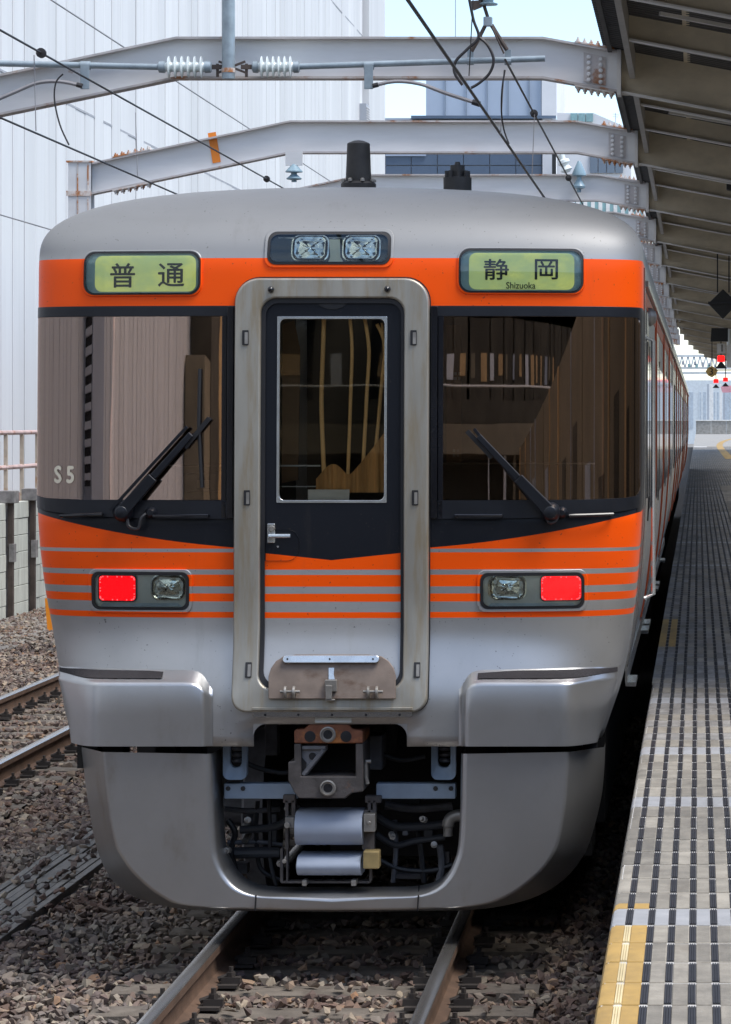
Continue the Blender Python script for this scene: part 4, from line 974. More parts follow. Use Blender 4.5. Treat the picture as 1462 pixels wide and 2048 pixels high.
# wipers
def wiper(piv, tip, blade0, blade1, lab):
    o = MB(); p = W(*S(*piv), .06); t_ = W(*S(*tip), .055); o.bar(p, p+(t_-p)*.45, .062, .045, (0, 1, 0), .05, .04); o.bar(p+(t_-p)*.45, t_, .034, .03, (0, 1, 0), .03, .02)
    o.lathe(p+Vector((0, .05, 0)), (0, -1, 0), [(0, .05), (.05, .045), (.075, .03), (.08, .01)], 12)
    wp = obj('wiper', o, M['black_paint'], tr, bevel=.005)
    b0, b1 = W(*S(*blade0), .03), W(*S(*blade1), .03); q = MB().bar(b0, b1, .022, .025, (0, 1, 0)); obj('blade', q, M['rubber'], wp)
    r0 = p+Vector((.10 if piv[0] < 600 else .085, 0, -.005)); r0 = p+(r0-p)
    q = MB().bar(p+Vector((-.055, .0, .01)), t_+Vector((-.02, 0, .035)), .014, .018, (0, 1, 0)); obj('link_arm', q, M['black_paint'], wp)
    return wp
wiper((248, 1024), (386, 868), (372, 895), (421, 836), '')
wiper((1102, 1024), (958, 872), (985, 915), (935, 862), '')
obj('wiper_hose', MB().tube(smooth_path([W(*S(258, 1030), .05), W(*S(262, 1052), .06), W(*S(280, 1056), .055), W(*S(287, 1034), .05), W(*S(305, 1022), .02)], 5), .008, 6), M['hose'], tr)
obj('wiper_hose', MB().tube(smooth_path([W(*S(1092, 1030), .05), W(*S(1100, 1044), .06), W(*S(1112, 1040), .055), W(*S(1120, 1024), .03)], 5), .008, 6), M['hose'], tr)
for px in (303, 1124): obj('washer_nozzle', MB().lathe(W(*S(px, 1025), .0), (0, -1, 0), [(0, .03), (.03, .028), (.05, .014)], 10), M['black_paint'], tr)
# unit number on the glass
x, z = S(129, 949)
un = text('unit_number', 'S 5', M['decal'], tr, XC+x, z, FY(x, z)-.0115, width=.098, height=.078, bold=.045)
for v in un.data.vertices:
    v.co.y += FY(v.co.x, v.co.z)-FY(x, z)
# destination indicators
def indicator(x0, y0, x1, y1, sx0, sx1, words, lab):
    lp = prr(x0, y0, x1, y1, 22); fr = [(x*1., z) for x, z in lp]
    cx = sum(p[0] for p in lp)/len(lp); cz = sum(p[1] for p in lp)/len(lp)
    f = lambda x, z: FY(x, z)
    sc = lambda L_, kx, kz: [(cx+(x-cx)*kx, cz+(z-cz)*kz) for x, z in L_]
    fr = front_ring('indicator_frame', dens(sc(lp, 1.028, 1.075), 8), dens(lp, 8), .010, .02, M['livery'], bevel=.004)
    g_ = front_ring('gasket', dens(lp, 8), dens(sc(lp, .972, .925), 8), .012, .03, M['rubber'], parent=fr)
    ins = sc(lp, .976, .935)
    front_panel('housing', ins, .002, .004, M['sign_house'], parent=fr)
    a = S(sx0, y1-6); b = S(sx1, y0+8)
    sl = rrect(a[0], b[0], a[1], b[1], .035, 5)
    front_panel('blind', sl, .0055, .003, M['blind'], parent=fr)
    for body, px, py, wd, ht in words:
        x, z = S(px, py)
        t = text('lettering', body, M['ink'], fr, XC+x, z, FY(x, z)-.010, width=wd/416., height=ht/416., bold=.016 if len(body) == 1 else .02)
        FYC = FY(x, z)-.010+.0; FYC = FYC+.0
        for v in t.data.vertices: v.co.y += FY(v.co.x, v.co.z)-.012-FYC
    front_panel('cover_glass', ins, .0165, .003, M['clear_glass'], parent=fr)
indicator(168, 503, 402, 590, 190, 393, [('普', 246, 551, 50, 48), ('通', 343, 550, 52, 46)], 'left')
indicator(918, 499, 1167, 585, 938, 1149, [('静', 993, 539, 49, 41), ('岡', 1093, 539, 45, 40), ('Shizuoka', 1042, 571, 58, 13)], 'right')
# lamp clusters
def lamp_unit(name, x0, y0, x1, y1, r):
    lp = prr(x0, y0, x1, y1, r); cx = sum(p[0] for p in lp)/len(lp); cz = sum(p[1] for p in lp)/len(lp); wd = max(p[0] for p in lp)-cx; hh = max(p[1] for p in lp)-cz
    ofs = lambda d: [(cx+(x-cx)*(1+d/wd), cz+(z-cz)*(1+d/hh)) for x, z in lp]
    fr = front_ring(name, dens(ofs(.016), 8), dens(lp, 8), .010, .02, M['livery'], bevel=.004)
    front_ring('gasket', dens(lp, 8), dens(ofs(-.013), 8), .013, .03, M['rubber'], parent=fr)
    return fr, ofs
def bowl(fr, px0, py0, px1, py1):
    x0, z0 = S(px0, py1); x1, z1 = S(px1, py0); cx, cz = (x0+x1)/2, (z0+z1)/2; L_ = rrect(x0, x1, z0, z1, min(x1-x0, z1-z0)*.34, 5)
    loops = []
    for k, d in ((1.0, -.004), (.96, .004), (.80, .022), (.55, .040), (.28, .050), (.13, .052)):
        loops.append([Vector((XC+cx+(x-cx)*k, FY(cx, cz)-.012+d-.002, cz+(z-cz)*k)) for x, z in L_])
    mb = MB().strips(loops); o_ = len(mb.v); mb.f.append(tuple(range(o_-len(L_), o_))); q = obj('reflector', mb, M['lamp_bowl'], fr, angle=25)
    obj('bulb', MB().lathe((XC+cx, FY(cx, cz)+.04, cz), (0, -1, 0), [(0, .018), (.03, .018), (.035, .012), (.036, .002)], 10), M['dull_steel'], fr)
    return q
def cut_shell(box):                                     # open the skin behind a lamp unit: push it back as a shallow tray
    pass
fr, of = lamp_unit('headlight', 535, 464, 783, 529, 17)
front_panel('lamp_tray', of(-.012), .001, .004, M['lamp_black'], parent=fr)
def reflector_face(fr, px0, py0, px1, py1, m, off=.006, r=.3, name='reflector'):
    x0, z0 = S(px0, py1); x1, z1 = S(px1, py0); L_ = rrect(x0, x1, z0, z1, min(x1-x0, z1-z0)*r, 5); cx, cz = (x0+x1)/2, (z0+z1)/2; loops = []
    for k, d in ((1, 0), (1, .008), (.93, .009), (.86, .002), (.70, -.001), (.50, .002), (.34, .006), (.18, .009), (.05, .010)):
        loops.append([Vector((XC+cx+(x-cx)*k, FY(cx+(x-cx)*k, cz+(z-cz)*k)-off+.005-d+.0011*math.sin(i*2.1)*(k < .9), cz+(z-cz)*k)) for i, (x, z) in enumerate(L_)])
    mb = MB().strips(loops); o_ = len(mb.v); mb.f.append(tuple(range(o_-len(L_), o_))); return obj(name, mb, m, fr, angle=38)
reflector_face(fr, 582, 470, 660, 523, M['lamp_bowl']); reflector_face(fr, 684, 470, 763, 523, M['lamp_bowl'])
front_panel('lamp_divider', [S(657, 524), S(687, 524), S(681, 514), S(680, 479), S(659, 479), S(661, 514)], .011, .008, M['lamp_beige'], parent=fr, cuts=False)
front_panel('cover_glass', of(-.012), .0165, .002, M['clear_glass'], parent=fr)
for (x0, x1, rx0, rx1, wx0, wx1) in ((185, 378, 197, 274, 302, 374), (961, 1168, 1080, 1165, 977, 1053)):
    fr, of = lamp_unit('lamp_cluster', x0, 1145, x1, 1218, 15)
    front_panel('lamp_tray', of(-.012), .001, .004, M['lamp_house'], parent=fr)
    reflector_face(fr, wx0, 1149, wx1, 1200, M['lamp_bowl'], r=.34)
    xa, za = S(rx0, 1203); xb, zb = S(rx1, 1149)
    front_ring('tail_light_rim', dens(rrect(xa, xb, za, zb, .022, 5), 4), dens(rrect(xa+.006, xb-.006, za+.006, zb-.006, .02, 5), 4), .012, .01, M['lamp_black'], parent=fr)
    front_panel('tail_light', rrect(xa+.005, xb-.005, za+.005, zb-.005, .02, 5), .011, .006, M['tail_red'], parent=fr)
    dots = MB()
    for k in range(30):
        L4 = rrect(xa+.012, xb-.012, za+.011, zb-.011, .014, 5); q = dens1(L4, 6); x_, z_ = q[int(k*len(q)/30)]
        dots.lathe(W(x_, z_, .0115), (0, -1, 0), [(0, .0034), (.001, .0034)], 6)
    obj('led_ring', dots, M['led'], fr, kind='stuff')
    front_panel('lamp_ledge', [S(x0+14, 1213), S(x1-14, 1213), S(x1-22, 1206), S(x0+22, 1206)], .008, .006, M['galv'], parent=fr)
    front_panel('cover_glass', of(-.012), .0165, .002, M['clear_glass'], parent=fr)
# bumper steps: a flat front plane folding back at the corner, with a sloping shelf on top
YB = 15.885
def bump_y(x):
    a = abs(x); return YB+1.9*.022*math.log1p(math.exp(min(50, (a-1.16)/.022)))
for s in (-1, 1):
    xs_ = [.560, .572, .582, .592, .602, .614, .630, .66, .70]+list(np.linspace(.8, 1.08, 5))+list(np.linspace(1.10, 1.392, 18))
    dz_ = [.060, .058, .052, .043, .032, .020, .009, .002]+[0]*40
    if s > 0: xs_ = [x+.050*max(0, 1-(x-.56)/.5) for x in xs_]
    loops, pad0, pad1 = [], [], []
    for k, x in enumerate(xs_):
        lo_ = .952; zt = 1.238-dz_[k]
        q = sst(xs_[0]-.002, xs_[0]+.044, x)      # inner edge rises out of the skin
        cap = lambda z: min(x, wz(z)*.985)
        zb, zs_ = zt+.020, zt+.075
        yf = lambda z: min(FY(cap(z), z)-.004, FY(cap(z), z)*(1-q)+bump_y(x)*q)
        pr = [Vector((XC+s*cap(lo_), FY(cap(lo_), lo_)+.02, lo_-.001)), Vector((XC+s*cap(lo_), yf(lo_), lo_)), Vector((XC+s*cap(1.1), yf(1.1), 1.1)), Vector((XC+s*cap(zt), yf(zt), zt)), Vector((XC+s*cap(zt), yf(zt)+.004*q, zt+.011)),
              Vector((XC+s*cap(zb), min(FY(cap(zb), zb)-.003, yf(zb)+.016*q), zb)), Vector((XC+s*cap(zs_), FY(cap(zs_), zs_)+.006, zs_))]
        loops.append(pr)
        if .70 < x < 1.37:
            f0 = .22+.10*sst(1.15, 1.37, x); f1 = .80-.12*sst(1.2, 1.37, x)-.15*sst(.9, .7, x)
            up = Vector((0, -.004, .003)); pad0.append(pr[5].lerp(pr[6], f0)+up); pad1.append(pr[5].lerp(pr[6], f1)+up)
    obj('bumper_step', MB().strips(loops, False), M['skirt'], tr, angle=75)
    obj('grip_pad', MB().strips([pad0, pad1], False), M['grip'], tr, smooth=False)
# lower skirt with its U-shaped opening
def sk(px, py, Y): return P(px, py, Y)
def half_skirt(s):
    mir = (lambda x: x) if s < 0 else (lambda x: 1330-x)
    Yf = 15.93
    inn = [(425, 1507), (427, 1560), (429, 1620), (433, 1690), (440, 1722), (455, 1752), (480, 1776), (520, 1789), (590, 1791), (665, 1791)]
    fold = [(205, 1504), (210, 1560), (215, 1610), (228, 1680), (244, 1716), (272, 1752), (318, 1790), (372, 1812), (510, 1819), (665, 1821)]
    out = [(163, 1494), (170, 1560), (178, 1615), (190, 1682), (203, 1722), (228, 1764), (278, 1797), (365, 1818), (510, 1822), (665, 1824)]
    if s > 0:
        mir = lambda x: x
        inn = [(922, 1507), (921, 1560), (920, 1620), (916, 1690), (908, 1722), (893, 1752), (868, 1776), (825, 1789), (740, 1791), (665, 1791)]
        fold = [(1137, 1504), (1134, 1560), (1130, 1610), (1118, 1680), (1102, 1716), (1072, 1752), (1020, 1790), (955, 1812), (830, 1819), (665, 1821)]
        out = [(1208, 1494), (1205, 1560), (1198, 1615), (1180, 1682), (1160, 1722), (1122, 1764), (1062, 1797), (965, 1818), (830, 1822), (665, 1824)]
    if False: out = [(167, 1494), (172, 1560), (180, 1615), (190, 1682), (203, 1722), (228, 1764), (278, 1797), (365, 1818), (510, 1822), (665, 1824)]
    I = [P(mir(x), y, Yf+.02) for x, y in inn]; I1 = [p+(q-p).normalized()*.02+Vector((0, -.02, 0)) for p, q in zip(I, [P(mir(x), y, Yf) for x, y in fold])]
    Fo = [P(mir(x), y, Yf) for x, y in fold]
    O = []
    for k, (x, y) in enumerate(out):
        dy = .40 if k < 6 else (.32, .22, .06, .06)[k-6]
        O.append(P(mir(x), y, Yf+dy))
    Ob = [p+Vector((0, .25, 0)) for p in O]
    Ib = []
    for k, p in enumerate(I):
        q = p+Vector((0, .30, 0)); Ib.append(q)
    sm_ = lambda L_: smooth_path(L_, 5)
    return [sm_(Ib), sm_(I), sm_(I1), sm_(Fo), sm_(O), sm_(Ob)]
for s in (-1, 1):
    Ls = half_skirt(s); mb = MB().strips(Ls, False)
    # mid loop makes the front facet gently curved
    sk_ = obj('skirt', mb, M['skirt'], tr, bevel=.016, seg=4, angle=60)
for px in (511, 836):
    front = P(px, 1790, 15.905); obj('skirt_seam', MB().bar(P(px+1, 1790, 15.925), P(px-1, 1822, 15.925), .006, .012, (0, 1, 0)), M['rubber'], tr)
    obj('skirt_seam', MB().bar(P(px+2, 1771, 16.22), P(px+1, 1790, 15.945), .006, .006), M['rubber'], tr)
# gap brackets behind the slit between mask and skirt
gb = MB()
for px in (190, 240, 345, 395, 1000, 1075, 1150): x = pxX(px, 16.5); gb.box(x-.06, x+.04, 16.35, 16.55, .80, 1.0)
gb.box(XC-1.25, XC-.68, 16.5, 16.56, .80, .85); gb.box(XC+.62, XC+1.25, 16.5, 16.56, .8, .98)
objs('skirt_bracket', gb, M['underframe'], tr, smooth=False)
# underframe, bogie
obj('underframe', MB().box(XC-1.25, XC+1.25, 17.9, 35.6, .35, 1.18).box(XC-1.3, XC+1.3, 16.9, 17.9, 1.02, 1.18).box(XC-.15, XC+1.2, 17.3, 17.9, .25, 1.02), M['underframe'], tr, smooth=False)
bg_ = MB()
for s in (-1, 1): bg_.box(XC+s*.85-.08, XC+s*.85+.08, 18.0, 20.8, .45, .62)
bgo = obj('bogie', bg_, M['underframe'], tr, smooth=False)
for yy in (17.75, 19.9):
    for s in (-1, 1): obj('wheel', MB().lathe((XC+s*.566-.065, yy, .43), (1, 0, 0), [(0, .43), (.03, .45), (.13, .43), (.131, .30), (.10, .1)] if s > 0 else [(0, .3), (.03, .43), (.10, .45), (.13, .46)], 24), M['coupler_dark'], bgo)
    obj('axle', MB().tube([(XC-.9, yy, .43), (XC+.9, yy, .43)], .08, 12), M['coupler_dark'], bgo)
# coupler
CY = 15.98
cp = front = None
def q3(L_, Y): return [P(x, y, Y) for x, y in L_]
cpl = obj('coupler', MB().ext(q3([(588, 1487), (588, 1461), (592, 1459), (608, 1458), (618, 1449), (622, 1447.5), (692, 1447.5), (698, 1450), (706, 1459), (722, 1460), (726, 1463), (726, 1487)], CY-.06), (0, .34, 0)), M['coupler_rust'], tr, bevel=.008)
obj('coupler_face', MB().ext(q3([(588, 1487.5), (602, 1487.5), (602, 1553), (711, 1553), (711, 1487.5), (726, 1487.5), (726, 1584), (704, 1586), (690, 1597), (598, 1597), (588, 1584), (576, 1560), (576, 1524), (588, 1522)], CY-.055), (0, .34, 0)), M['coupler'], cpl, bevel=.006)
obj('coupler_cavity', MB().box(pxX(600, CY), pxX(712, CY), CY+.24, CY+.28, pxZ(1556, CY), pxZ(1486, CY)), M['underframe'], cpl)
rib = MB().ext(q3([(602, 1489), (654, 1489), (654, 1500), (612, 1553), (602, 1553)], CY-.02), (0, .05, 0)); obj('coupler_horn', rib, M['horn'], cpl, bevel=.008)
obj('horn_edge', MB().bar(P(606, 1550, CY-.025), P(648, 1499, CY-.025), .020, .03, (0, 1, 0)).bar(P(604, 1495, CY-.025), P(652, 1495, CY-.025), .018, .03, (0, 1, 0)), M['horn'], cpl, bevel=.004)
obj('horn_hole', MB().lathe(P(625, 1512, CY-.021), (0, -1, 0), [(0, .017), (.006, .017)], 14).ext(q3([(602, 1512), (613, 1525), (612, 1535), (606, 1542), (602, 1535)], CY-.021), (0, -.006, 0)), M['rubber'], cpl)
for px, py, big in ((620, 1473, 0), (692, 1473, 0), (656, 1469, 1), (656, 1576, 1)):
    c = P(px, py, CY-.06)
    if big:
        obj('guide_ring', MB().strips([[c+Vector((math.cos(t)*r_, d, math.sin(t)*r_)) for t in [2*math.pi*k/24 for k in range(24)]] for r_, d in ((.038, .0), (.038, -.012), (.032, -.014), (.029, -.004), (.022, -.003))]), M['dull_steel'], cpl)
        obj('guide_hole', MB().lathe(c, (0, -1, 0), [(-.002, .024), (.003, .022), (.0035, .012), (.001, .011)], 20), M['rubber'], cpl)
    else: obj('guide_hole', MB().lathe(c+Vector((0, .004, 0)), (0, -1, 0), [(0, .027), (.006, .0265), (.0065, .024)], 20), M['rubber'], cpl)
obj('release_handle', MB().tube([P(742, 1523, CY), P(733, 1523, CY), P(732, 1530, CY), P(732, 1556, CY), P(735, 1568, CY)], .011, 8), M['dull_steel'], tr)
obj('drawgear', MB().box(pxX(735, 16.3), pxX(765, 16.3), 16.3, 16.5, pxZ(1540, 16.3), pxZ(1470, 16.3)).box(pxX(600, 16.4), pxX(720, 16.4), 16.25, 17.2, pxZ(1560, 16.4), pxZ(1480, 16.4)), M['coupler_dark'], tr, bevel=.01)
for x0, x1 in ((448, 596), (752, 911)):
    cb = obj('cross_bar', MB().box(pxX(x0, 16.12), pxX(x1, 16.12), 16.12, 16.20, pxZ(1598, 16.12), pxZ(1567, 16.12)), M['blue_grey'], tr, bevel=.006); bl = MB()
    for px in ((456, 486) if x0 < 600 else (871, 902)): bl.lathe(P(px, 1577, 16.12), (0, -1, 0), [(0, .012), (.008, .010)], 8)
    objs('bolt', bl, M['roof_black'], cb)
for x0, x1 in ((447, 494), (863, 912)):
    a = P(x0, 1559, 16.08); b2 = P(x1, 1490, 16.08); L_ = rrect(a.x, b2.x, a.z, b2.z+.05, .03, 5)
    L2 = rrect(a.x+.028, b2.x-.028, a.z+.055, b2.z+.05, .028, 5)
    hb = obj('hanger_plate', MB().strips([[Vector((x, 16.12, z)) for x, z in L_], [Vector((x, 16.06, z)) for x, z in L_], [Vector((x, 16.07, z)) for x, z in [(p[0]*.9+q[0]*.1, p[1]*.9+q[1]*.1) for p, q in zip(L_, L2)]], [Vector((x, 16.10, z)) for x, z in L2], [Vector((x, 16.14, z)) for x, z in L2]]), M['blue_grey'], tr, bevel=.004)
    sp_ = MB()
    for k in range(5): sp_.lathe(((a.x+b2.x)/2, 16.16, a.z+.075+k*.028), (0, 0, 1), [(0, .02), (.006, .028), (.014, .028), (.02, .02)], 12)
    objs('spring', sp_, M['coupler_dark'], hb)
# electrical coupler boxes
def reservoir(x0, y0, x1, y1, Y, r):
    a = P(x0, y1, Y); b2 = P(x1, y0, Y); h = b2.z-a.z; pr = []
    for k in range(13):
        t = R(-80+160*k/12); pr.append((Y-.10*math.cos(t)+.06, (a.z+b2.z)/2+h/2*math.sin(t)/math.sin(R(80))))
    pr += [(Y+.2, b2.z), (Y+.2, a.z)]
    return obj('connector_cover', MB().ext([(a.x, yy, zz) for yy, zz in pr], (b2.x-a.x, 0, 0)), M['reservoir'], tr, bevel=.004, angle=50)
reservoir(590, 1624, 725, 1692, 16.02, .1); reservoir(594, 1712, 722, 1753, 16.02, .1)
f = MB(); Y = 16.08
for x0, y0, x1, y1 in ((570, 1600, 577, 1700), (583, 1600, 591, 1640), (560, 1697, 566, 1765), (572, 1700, 576, 1765), (727, 1620, 748, 1706), (735, 1600, 742, 1632), (745, 1600, 752, 1625), (562, 1762, 742, 1767), (738, 1738, 742, 1767), (566, 1590, 590, 1606), (730, 1592, 762, 1606)): f.box(pxX(x0, Y), pxX(x1, Y), Y, Y+.06, pxZ(y1, Y), pxZ(y0, Y))
fr_ = obj('connector_frame', f, M['coupler'], tr, bevel=.003)
f = MB()
for x0, y0, x1, y1 in ((570, 1635, 588, 1656), (727, 1628, 750, 1664), (604, 1761, 613, 1772), (702, 1761, 712, 1772)): f.box(pxX(x0, 16.0), pxX(x1, 16.0), 16.0, 16.08, pxZ(y1, 16.0), pxZ(y0, 16.0))
f.lathe(P(575, 1650, 16.0), (0, -1, 0), [(0, .016), (.02, .014)], 10).lathe(P(569, 1722, 16.0), (0, -1, 0), [(0, .012), (.02, .010)], 10); f.lathe(P(738, 1646, 16.0), (0, -1, 0), [(0, .012), (.006, .008)], 10)
objs('latch_block', f, M['dull_steel'], fr_, bevel=.003)
obj('junction_box', MB().box(pxX(726, 15.98), pxX(758, 15.98), 15.98, 16.08, pxZ(1738, 15.98), pxZ(1703, 15.98)), M['brass'], tr, bevel=.006)
for pts_, r_ in (([(752, 1630), (790, 1652), (850, 1652), (890, 1648)], .022), ([(752, 1668), (790, 1690), (830, 1682), (890, 1674)], .016), ([(560, 1705), (520, 1705), (470, 1706)], .028), ([(538, 1600), (540, 1660), (541, 1720), (552, 1770)], .010), ([(600, 1610), (560, 1650), (480, 1660)], .02)):
    obj('air_hose', MB().tube(smooth_path(q3(pts_, 16.3), 6), r_, 10), M['hose'], tr)
obj('pipe_elbow', MB().tube(smooth_path(q3([(896, 1672), (896, 1655), (899, 1640), (910, 1632), (925, 1630)], 16.25), 5), [.024]*6+[.03]*15, 12), M['dull_steel'], tr)
objs('pipe_elbow', MB().lathe(P(496, 1650, 16.4), (0, -1, 0), [(0, .02), (.05, .024), (.07, .01)], 10).lathe(P(497, 1668, 16.4), (-.2, -1, -.5), [(0, .018), (.06, .016)], 10).lathe(P(470, 1698, 16.4), (-1, -.2, 0), [(0, .02), (.04, .02)], 10), M['dull_steel'], tr)
rc = random.Random(11)
for pts_, r_, m_ in (([(450, 1618), (500, 1622), (560, 1618)], .014, 'coupler_dark'), ([(455, 1640), (470, 1665), (462, 1700), (470, 1740)], .016, 'hose'), ([(515, 1602), (512, 1660), (520, 1735), (560, 1760)], .012, 'hose'),
                     ([(760, 1720), (800, 1738), (860, 1742), (905, 1730)], .014, 'hose'), ([(770, 1610), (830, 1618), (905, 1612)], .02, 'coupler_dark'), ([(790, 1640), (792, 1700), (786, 1765)], .012, 'coupler_dark'), ([(835, 1652), (842, 1700), (848, 1765)], .014, 'hose'),
                     ([(470, 1500), (500, 1530), (560, 1545), (590, 1540)], .013, 'hose'), ([(745, 1500), (800, 1520), (850, 1512)], .012, 'hose'), ([(455, 1685), (520, 1684), (565, 1690)], .012, 'coupler_dark'), ([(880, 1690), (884, 1730), (878, 1762)], .018, 'coupler_dark')):
    obj('pipe', MB().tube(smooth_path(q3(pts_, 16.38), 5), r_, 8), M[m_], tr)
for px, py, wd_, hh_, Y_ in ((500, 1640, 26, 40, 16.5), (478, 1735, 40, 22, 16.6), (548, 1655, 16, 60, 16.45), (812, 1600, 60, 14, 16.5), (858, 1668, 18, 22, 16.34), (812, 1662, 12, 14, 16.34), (780, 1475, 30, 60, 16.55), (545, 1475, 26, 70, 16.6), (820, 1750, 70, 12, 16.5), (890, 1715, 22, 30, 16.45)):
    obj('valve_box', MB().cbox(P(px, py, Y_), wd_/410, .10, hh_/410), M[rc.choice(['coupler_dark', 'underframe', 'coupler', 'coupler_dark'])], tr, bevel=.006)
for px, py in ((458, 1700), (494, 1640), (560, 1725), (577, 1618), (745, 1612), (783, 1668), (850, 1640), (868, 1690), (733, 1693), (733, 1675)):
    obj('fitting', MB().lathe(P(px, py, 16.2), (rc.uniform(-.4, .4), -1, rc.uniform(-.4, .4)), [(0, .016), (.03, .016), (.031, .010), (.05, .009)], 8), M['dull_steel'], tr)
# cab interior behind the windscreens
ci = MB()
for x0, x1 in ((-1.42, -.36), (.36, 1.42)):
    ci.box(XC+x0, XC+x1, 17.45, 17.5, 1.9, 3.2)
ci.box(XC-.36, XC-.34, 16.5, 17.4, 1.2, 3.2).box(XC+.34, XC+.36, 16.5, 17.4, 1.2, 3.2)
ci.box(XC-1.36, XC+1.36, 16.42, 17.5, 1.85, 1.9); ci.box(XC-1.42, XC+1.42, 16.35, 17.5, 3.18, 3.22); ci.box(XC-.4, XC+.4, 18.4, 18.45, 1.2, 3.2)
ci.box(XC-1.45, XC-1.42, 16.5, 17.5, 1.9, 3.2).box(XC+1.42, XC+1.45, 16.5, 17.5, 1.9, 3.2)
cab = obj('cab_interior', ci, M['cab_dark'], tr, smooth=False)
for pts_, r_ in (([(648, 634), (646, 700), (643, 800), (646, 900), (650, 982)], 4.5), ([(700, 634), (704, 700), (701, 800), (698, 890), (695, 970)], 3.6), ([(729, 634), (738, 700), (734, 780), (730, 860), (724, 970)], 3.8), ([(754, 648), (770, 692), (764, 760), (757, 840), (745, 965)], 3.6), ([(764, 646), (768, 700), (771, 800), (770, 880)], 2.5)):
    obj('pole', MB().tube(smooth_path(q3(pts_, 16.10), 5), r_/418, 8), M['tan'], cab)  # bent bars modelled in place of columns mirrored in the door glass
cu = MB(); A, B = [], []
for k in range(33):
    px = 632+(770-632)*k/32; top = 948-(20*math.sin((k-2)/12*math.pi) if k < 14 else 0)-(max(0, k-16)/16)**1.1*85; yy = 16.075+.008*math.sin(k*1.7)
    A.append(P(px, 985, yy)); B.append(P(px, top, yy))
obj('curtain', cu.strips([A, B], False), M['tan_cloth'], cab)
obj('notice', MB().ext(q3([(616, 979), (699, 979), (698, 1000), (616, 1000)], 16.05), (0, .003, 0)), M['paper'], cab, smooth=False)
obj('panel', MB().ext(q3([(565, 650), (588, 640), (600, 700), (596, 960), (563, 966)], 16.5), (0, .02, 0)), M['tan_panel'], cab, smooth=False)
objs('sill_line', MB().ext(q3([(560, 930), (640, 930), (640, 933), (560, 933)], 16.3), (0, .02, 0)).ext(q3([(563, 972), (640, 972), (640, 974), (563, 974)], 16.3), (0, .02, 0)), M['paper'], cab, smooth=False)
objs('visor_bar', MB().tube(q3([(885, 927), (1190, 927)], 16.2), .004, 6).tube(q3([(338, 931), (446, 931)], 16.2), .004, 6), M['paper'], cab)
obj('wiper_rod', MB().tube([W(*S(401, 738), .02), W(*S(399, 850), .024), W(*S(405, 975), .02)], .009, 8), M['rubber'], tr)
obj('control_box', MB().ext(q3([(367, 984), (367, 955), (373, 946), (448, 946), (448, 984)], 16.25), (0, .15, 0)), M['cab_grey'], cab, bevel=.01)
obj('label_plate', MB().ext(q3([(394, 960), (420, 960), (420, 976), (394, 976)], 16.245), (0, .003, 0)), M['paper'], cab, smooth=False)
obj('panel', MB().ext(q3([(893, 650), (922, 650), (922, 925), (893, 925)], 16.5), (0, .02, 0)), M['tan_panel'], cab, smooth=False)
mk_ = MB()
for px, py in ((915, 752), (912, 906)):
    for a in (-4, 4):
        for b_ in (-5, 5): c = P(px+a, py+b_, 16.49); mk_.cbox(c, .012, .004, .014)
objs('mark', mk_, M['paper'], cab, smooth=False)
# roof gear
rg = P(717, 364, 17.2)
an = obj('antenna', MB().lathe((rg.x, 17.2, 3.718), (0, 0, 1), [(0, .066), (.012, .066), (.20, .0585), (.206, .05), (.216, .025), (.219, .002)], 24), M['roof_black'], tr)
bs = MB().lathe((rg.x, 17.2, 3.62), (0, 0, 1), [(0, .09), (.092, .09), (.098, .085), (.105, .068)], 20); obj('base_flange', bs, M['roof_black'], an)
bl = MB()
for k in range(8): t = R(45*k+20); bl.lathe((rg.x+.082*math.cos(t), 17.2+.082*math.sin(t), 3.722), (0, 0, 1), [(0, .011), (.012, .011), (.016, .006)], 8)
objs('bolt', bl, M['dull_steel'], an)
hx = pxX(915, 17.1)
hn = obj('roof_aerial', MB().lathe((hx, 17.1, 3.672), (0, 0, 1), [(-.06, .07), (.0, .072), (.065, .072), (.068, .05), (.07, .036), (.095, .036), (.096, .037), (.128, .037), (.129, .016), (.145, .012), (.146, .003)], 24), M['roof_black'], tr)
bl = MB()
for k in range(8): t = R(45*k+10); bl.lathe((hx+.054*math.cos(t), 17.1+.054*math.sin(t), 3.737), (0, 0, 1), [(0, .011), (.034, .011), (.035, .004)], 10)
objs('stud', bl, M['roof_black'], hn)
# the visible right side: cab door, corner post, passenger doors and windows
SXR = XC+1.477
def side(name, y0, y1, z0, z1, off, m, parent=tr, th=.03, bevel=0.):
    mb = MB(); zs = np.linspace(z0, z1, 9)
    A = [(XC+wz(z)+off, y0, z) for z in zs]; B = [(XC+wz(z)+off, y1, z) for z in zs]; A2 = [(x-th, y, z) for x, y, z in A]; B2 = [(x-th, y, z) for x, y, z in B]
    mb.strips([A2, A, B, B2], False); n = len(zs); o_ = len(mb.v)-4*n
    mb.f += [(o_, o_+n, o_+2*n, o_+3*n), (o_+n-1, o_+4*n-1, o_+3*n-1, o_+2*n-1)]
    return obj(name, mb, m, parent, smooth=False, bevel=bevel)
side('corner_post', 16.72, 16.86, 1.25, 3.26, .008, M['side_steel'])
cdoor = side('cab_door', 17.0, 17.75, 1.26, 3.05, .012, M['side_steel']); side('window', 17.1, 17.65, 2.1, 2.9, .016, M['side_glass'], cdoor)
obj('cab_grab_rail', MB().tube([(SXR+.0, 16.93, 1.6), (SXR+.045, 16.93, 1.62), (SXR+.045, 16.93, 2.9), (SXR, 16.93, 2.92)], .012, 8), M['bright_steel'], tr)
obj('side_lamp', MB().lathe((SXR-.01, 17.9, 3.05), (1, 0, 0), [(0, .05), (.03, .05), (.055, .03), (.06, .01)], 14), M['dull_steel'], tr)
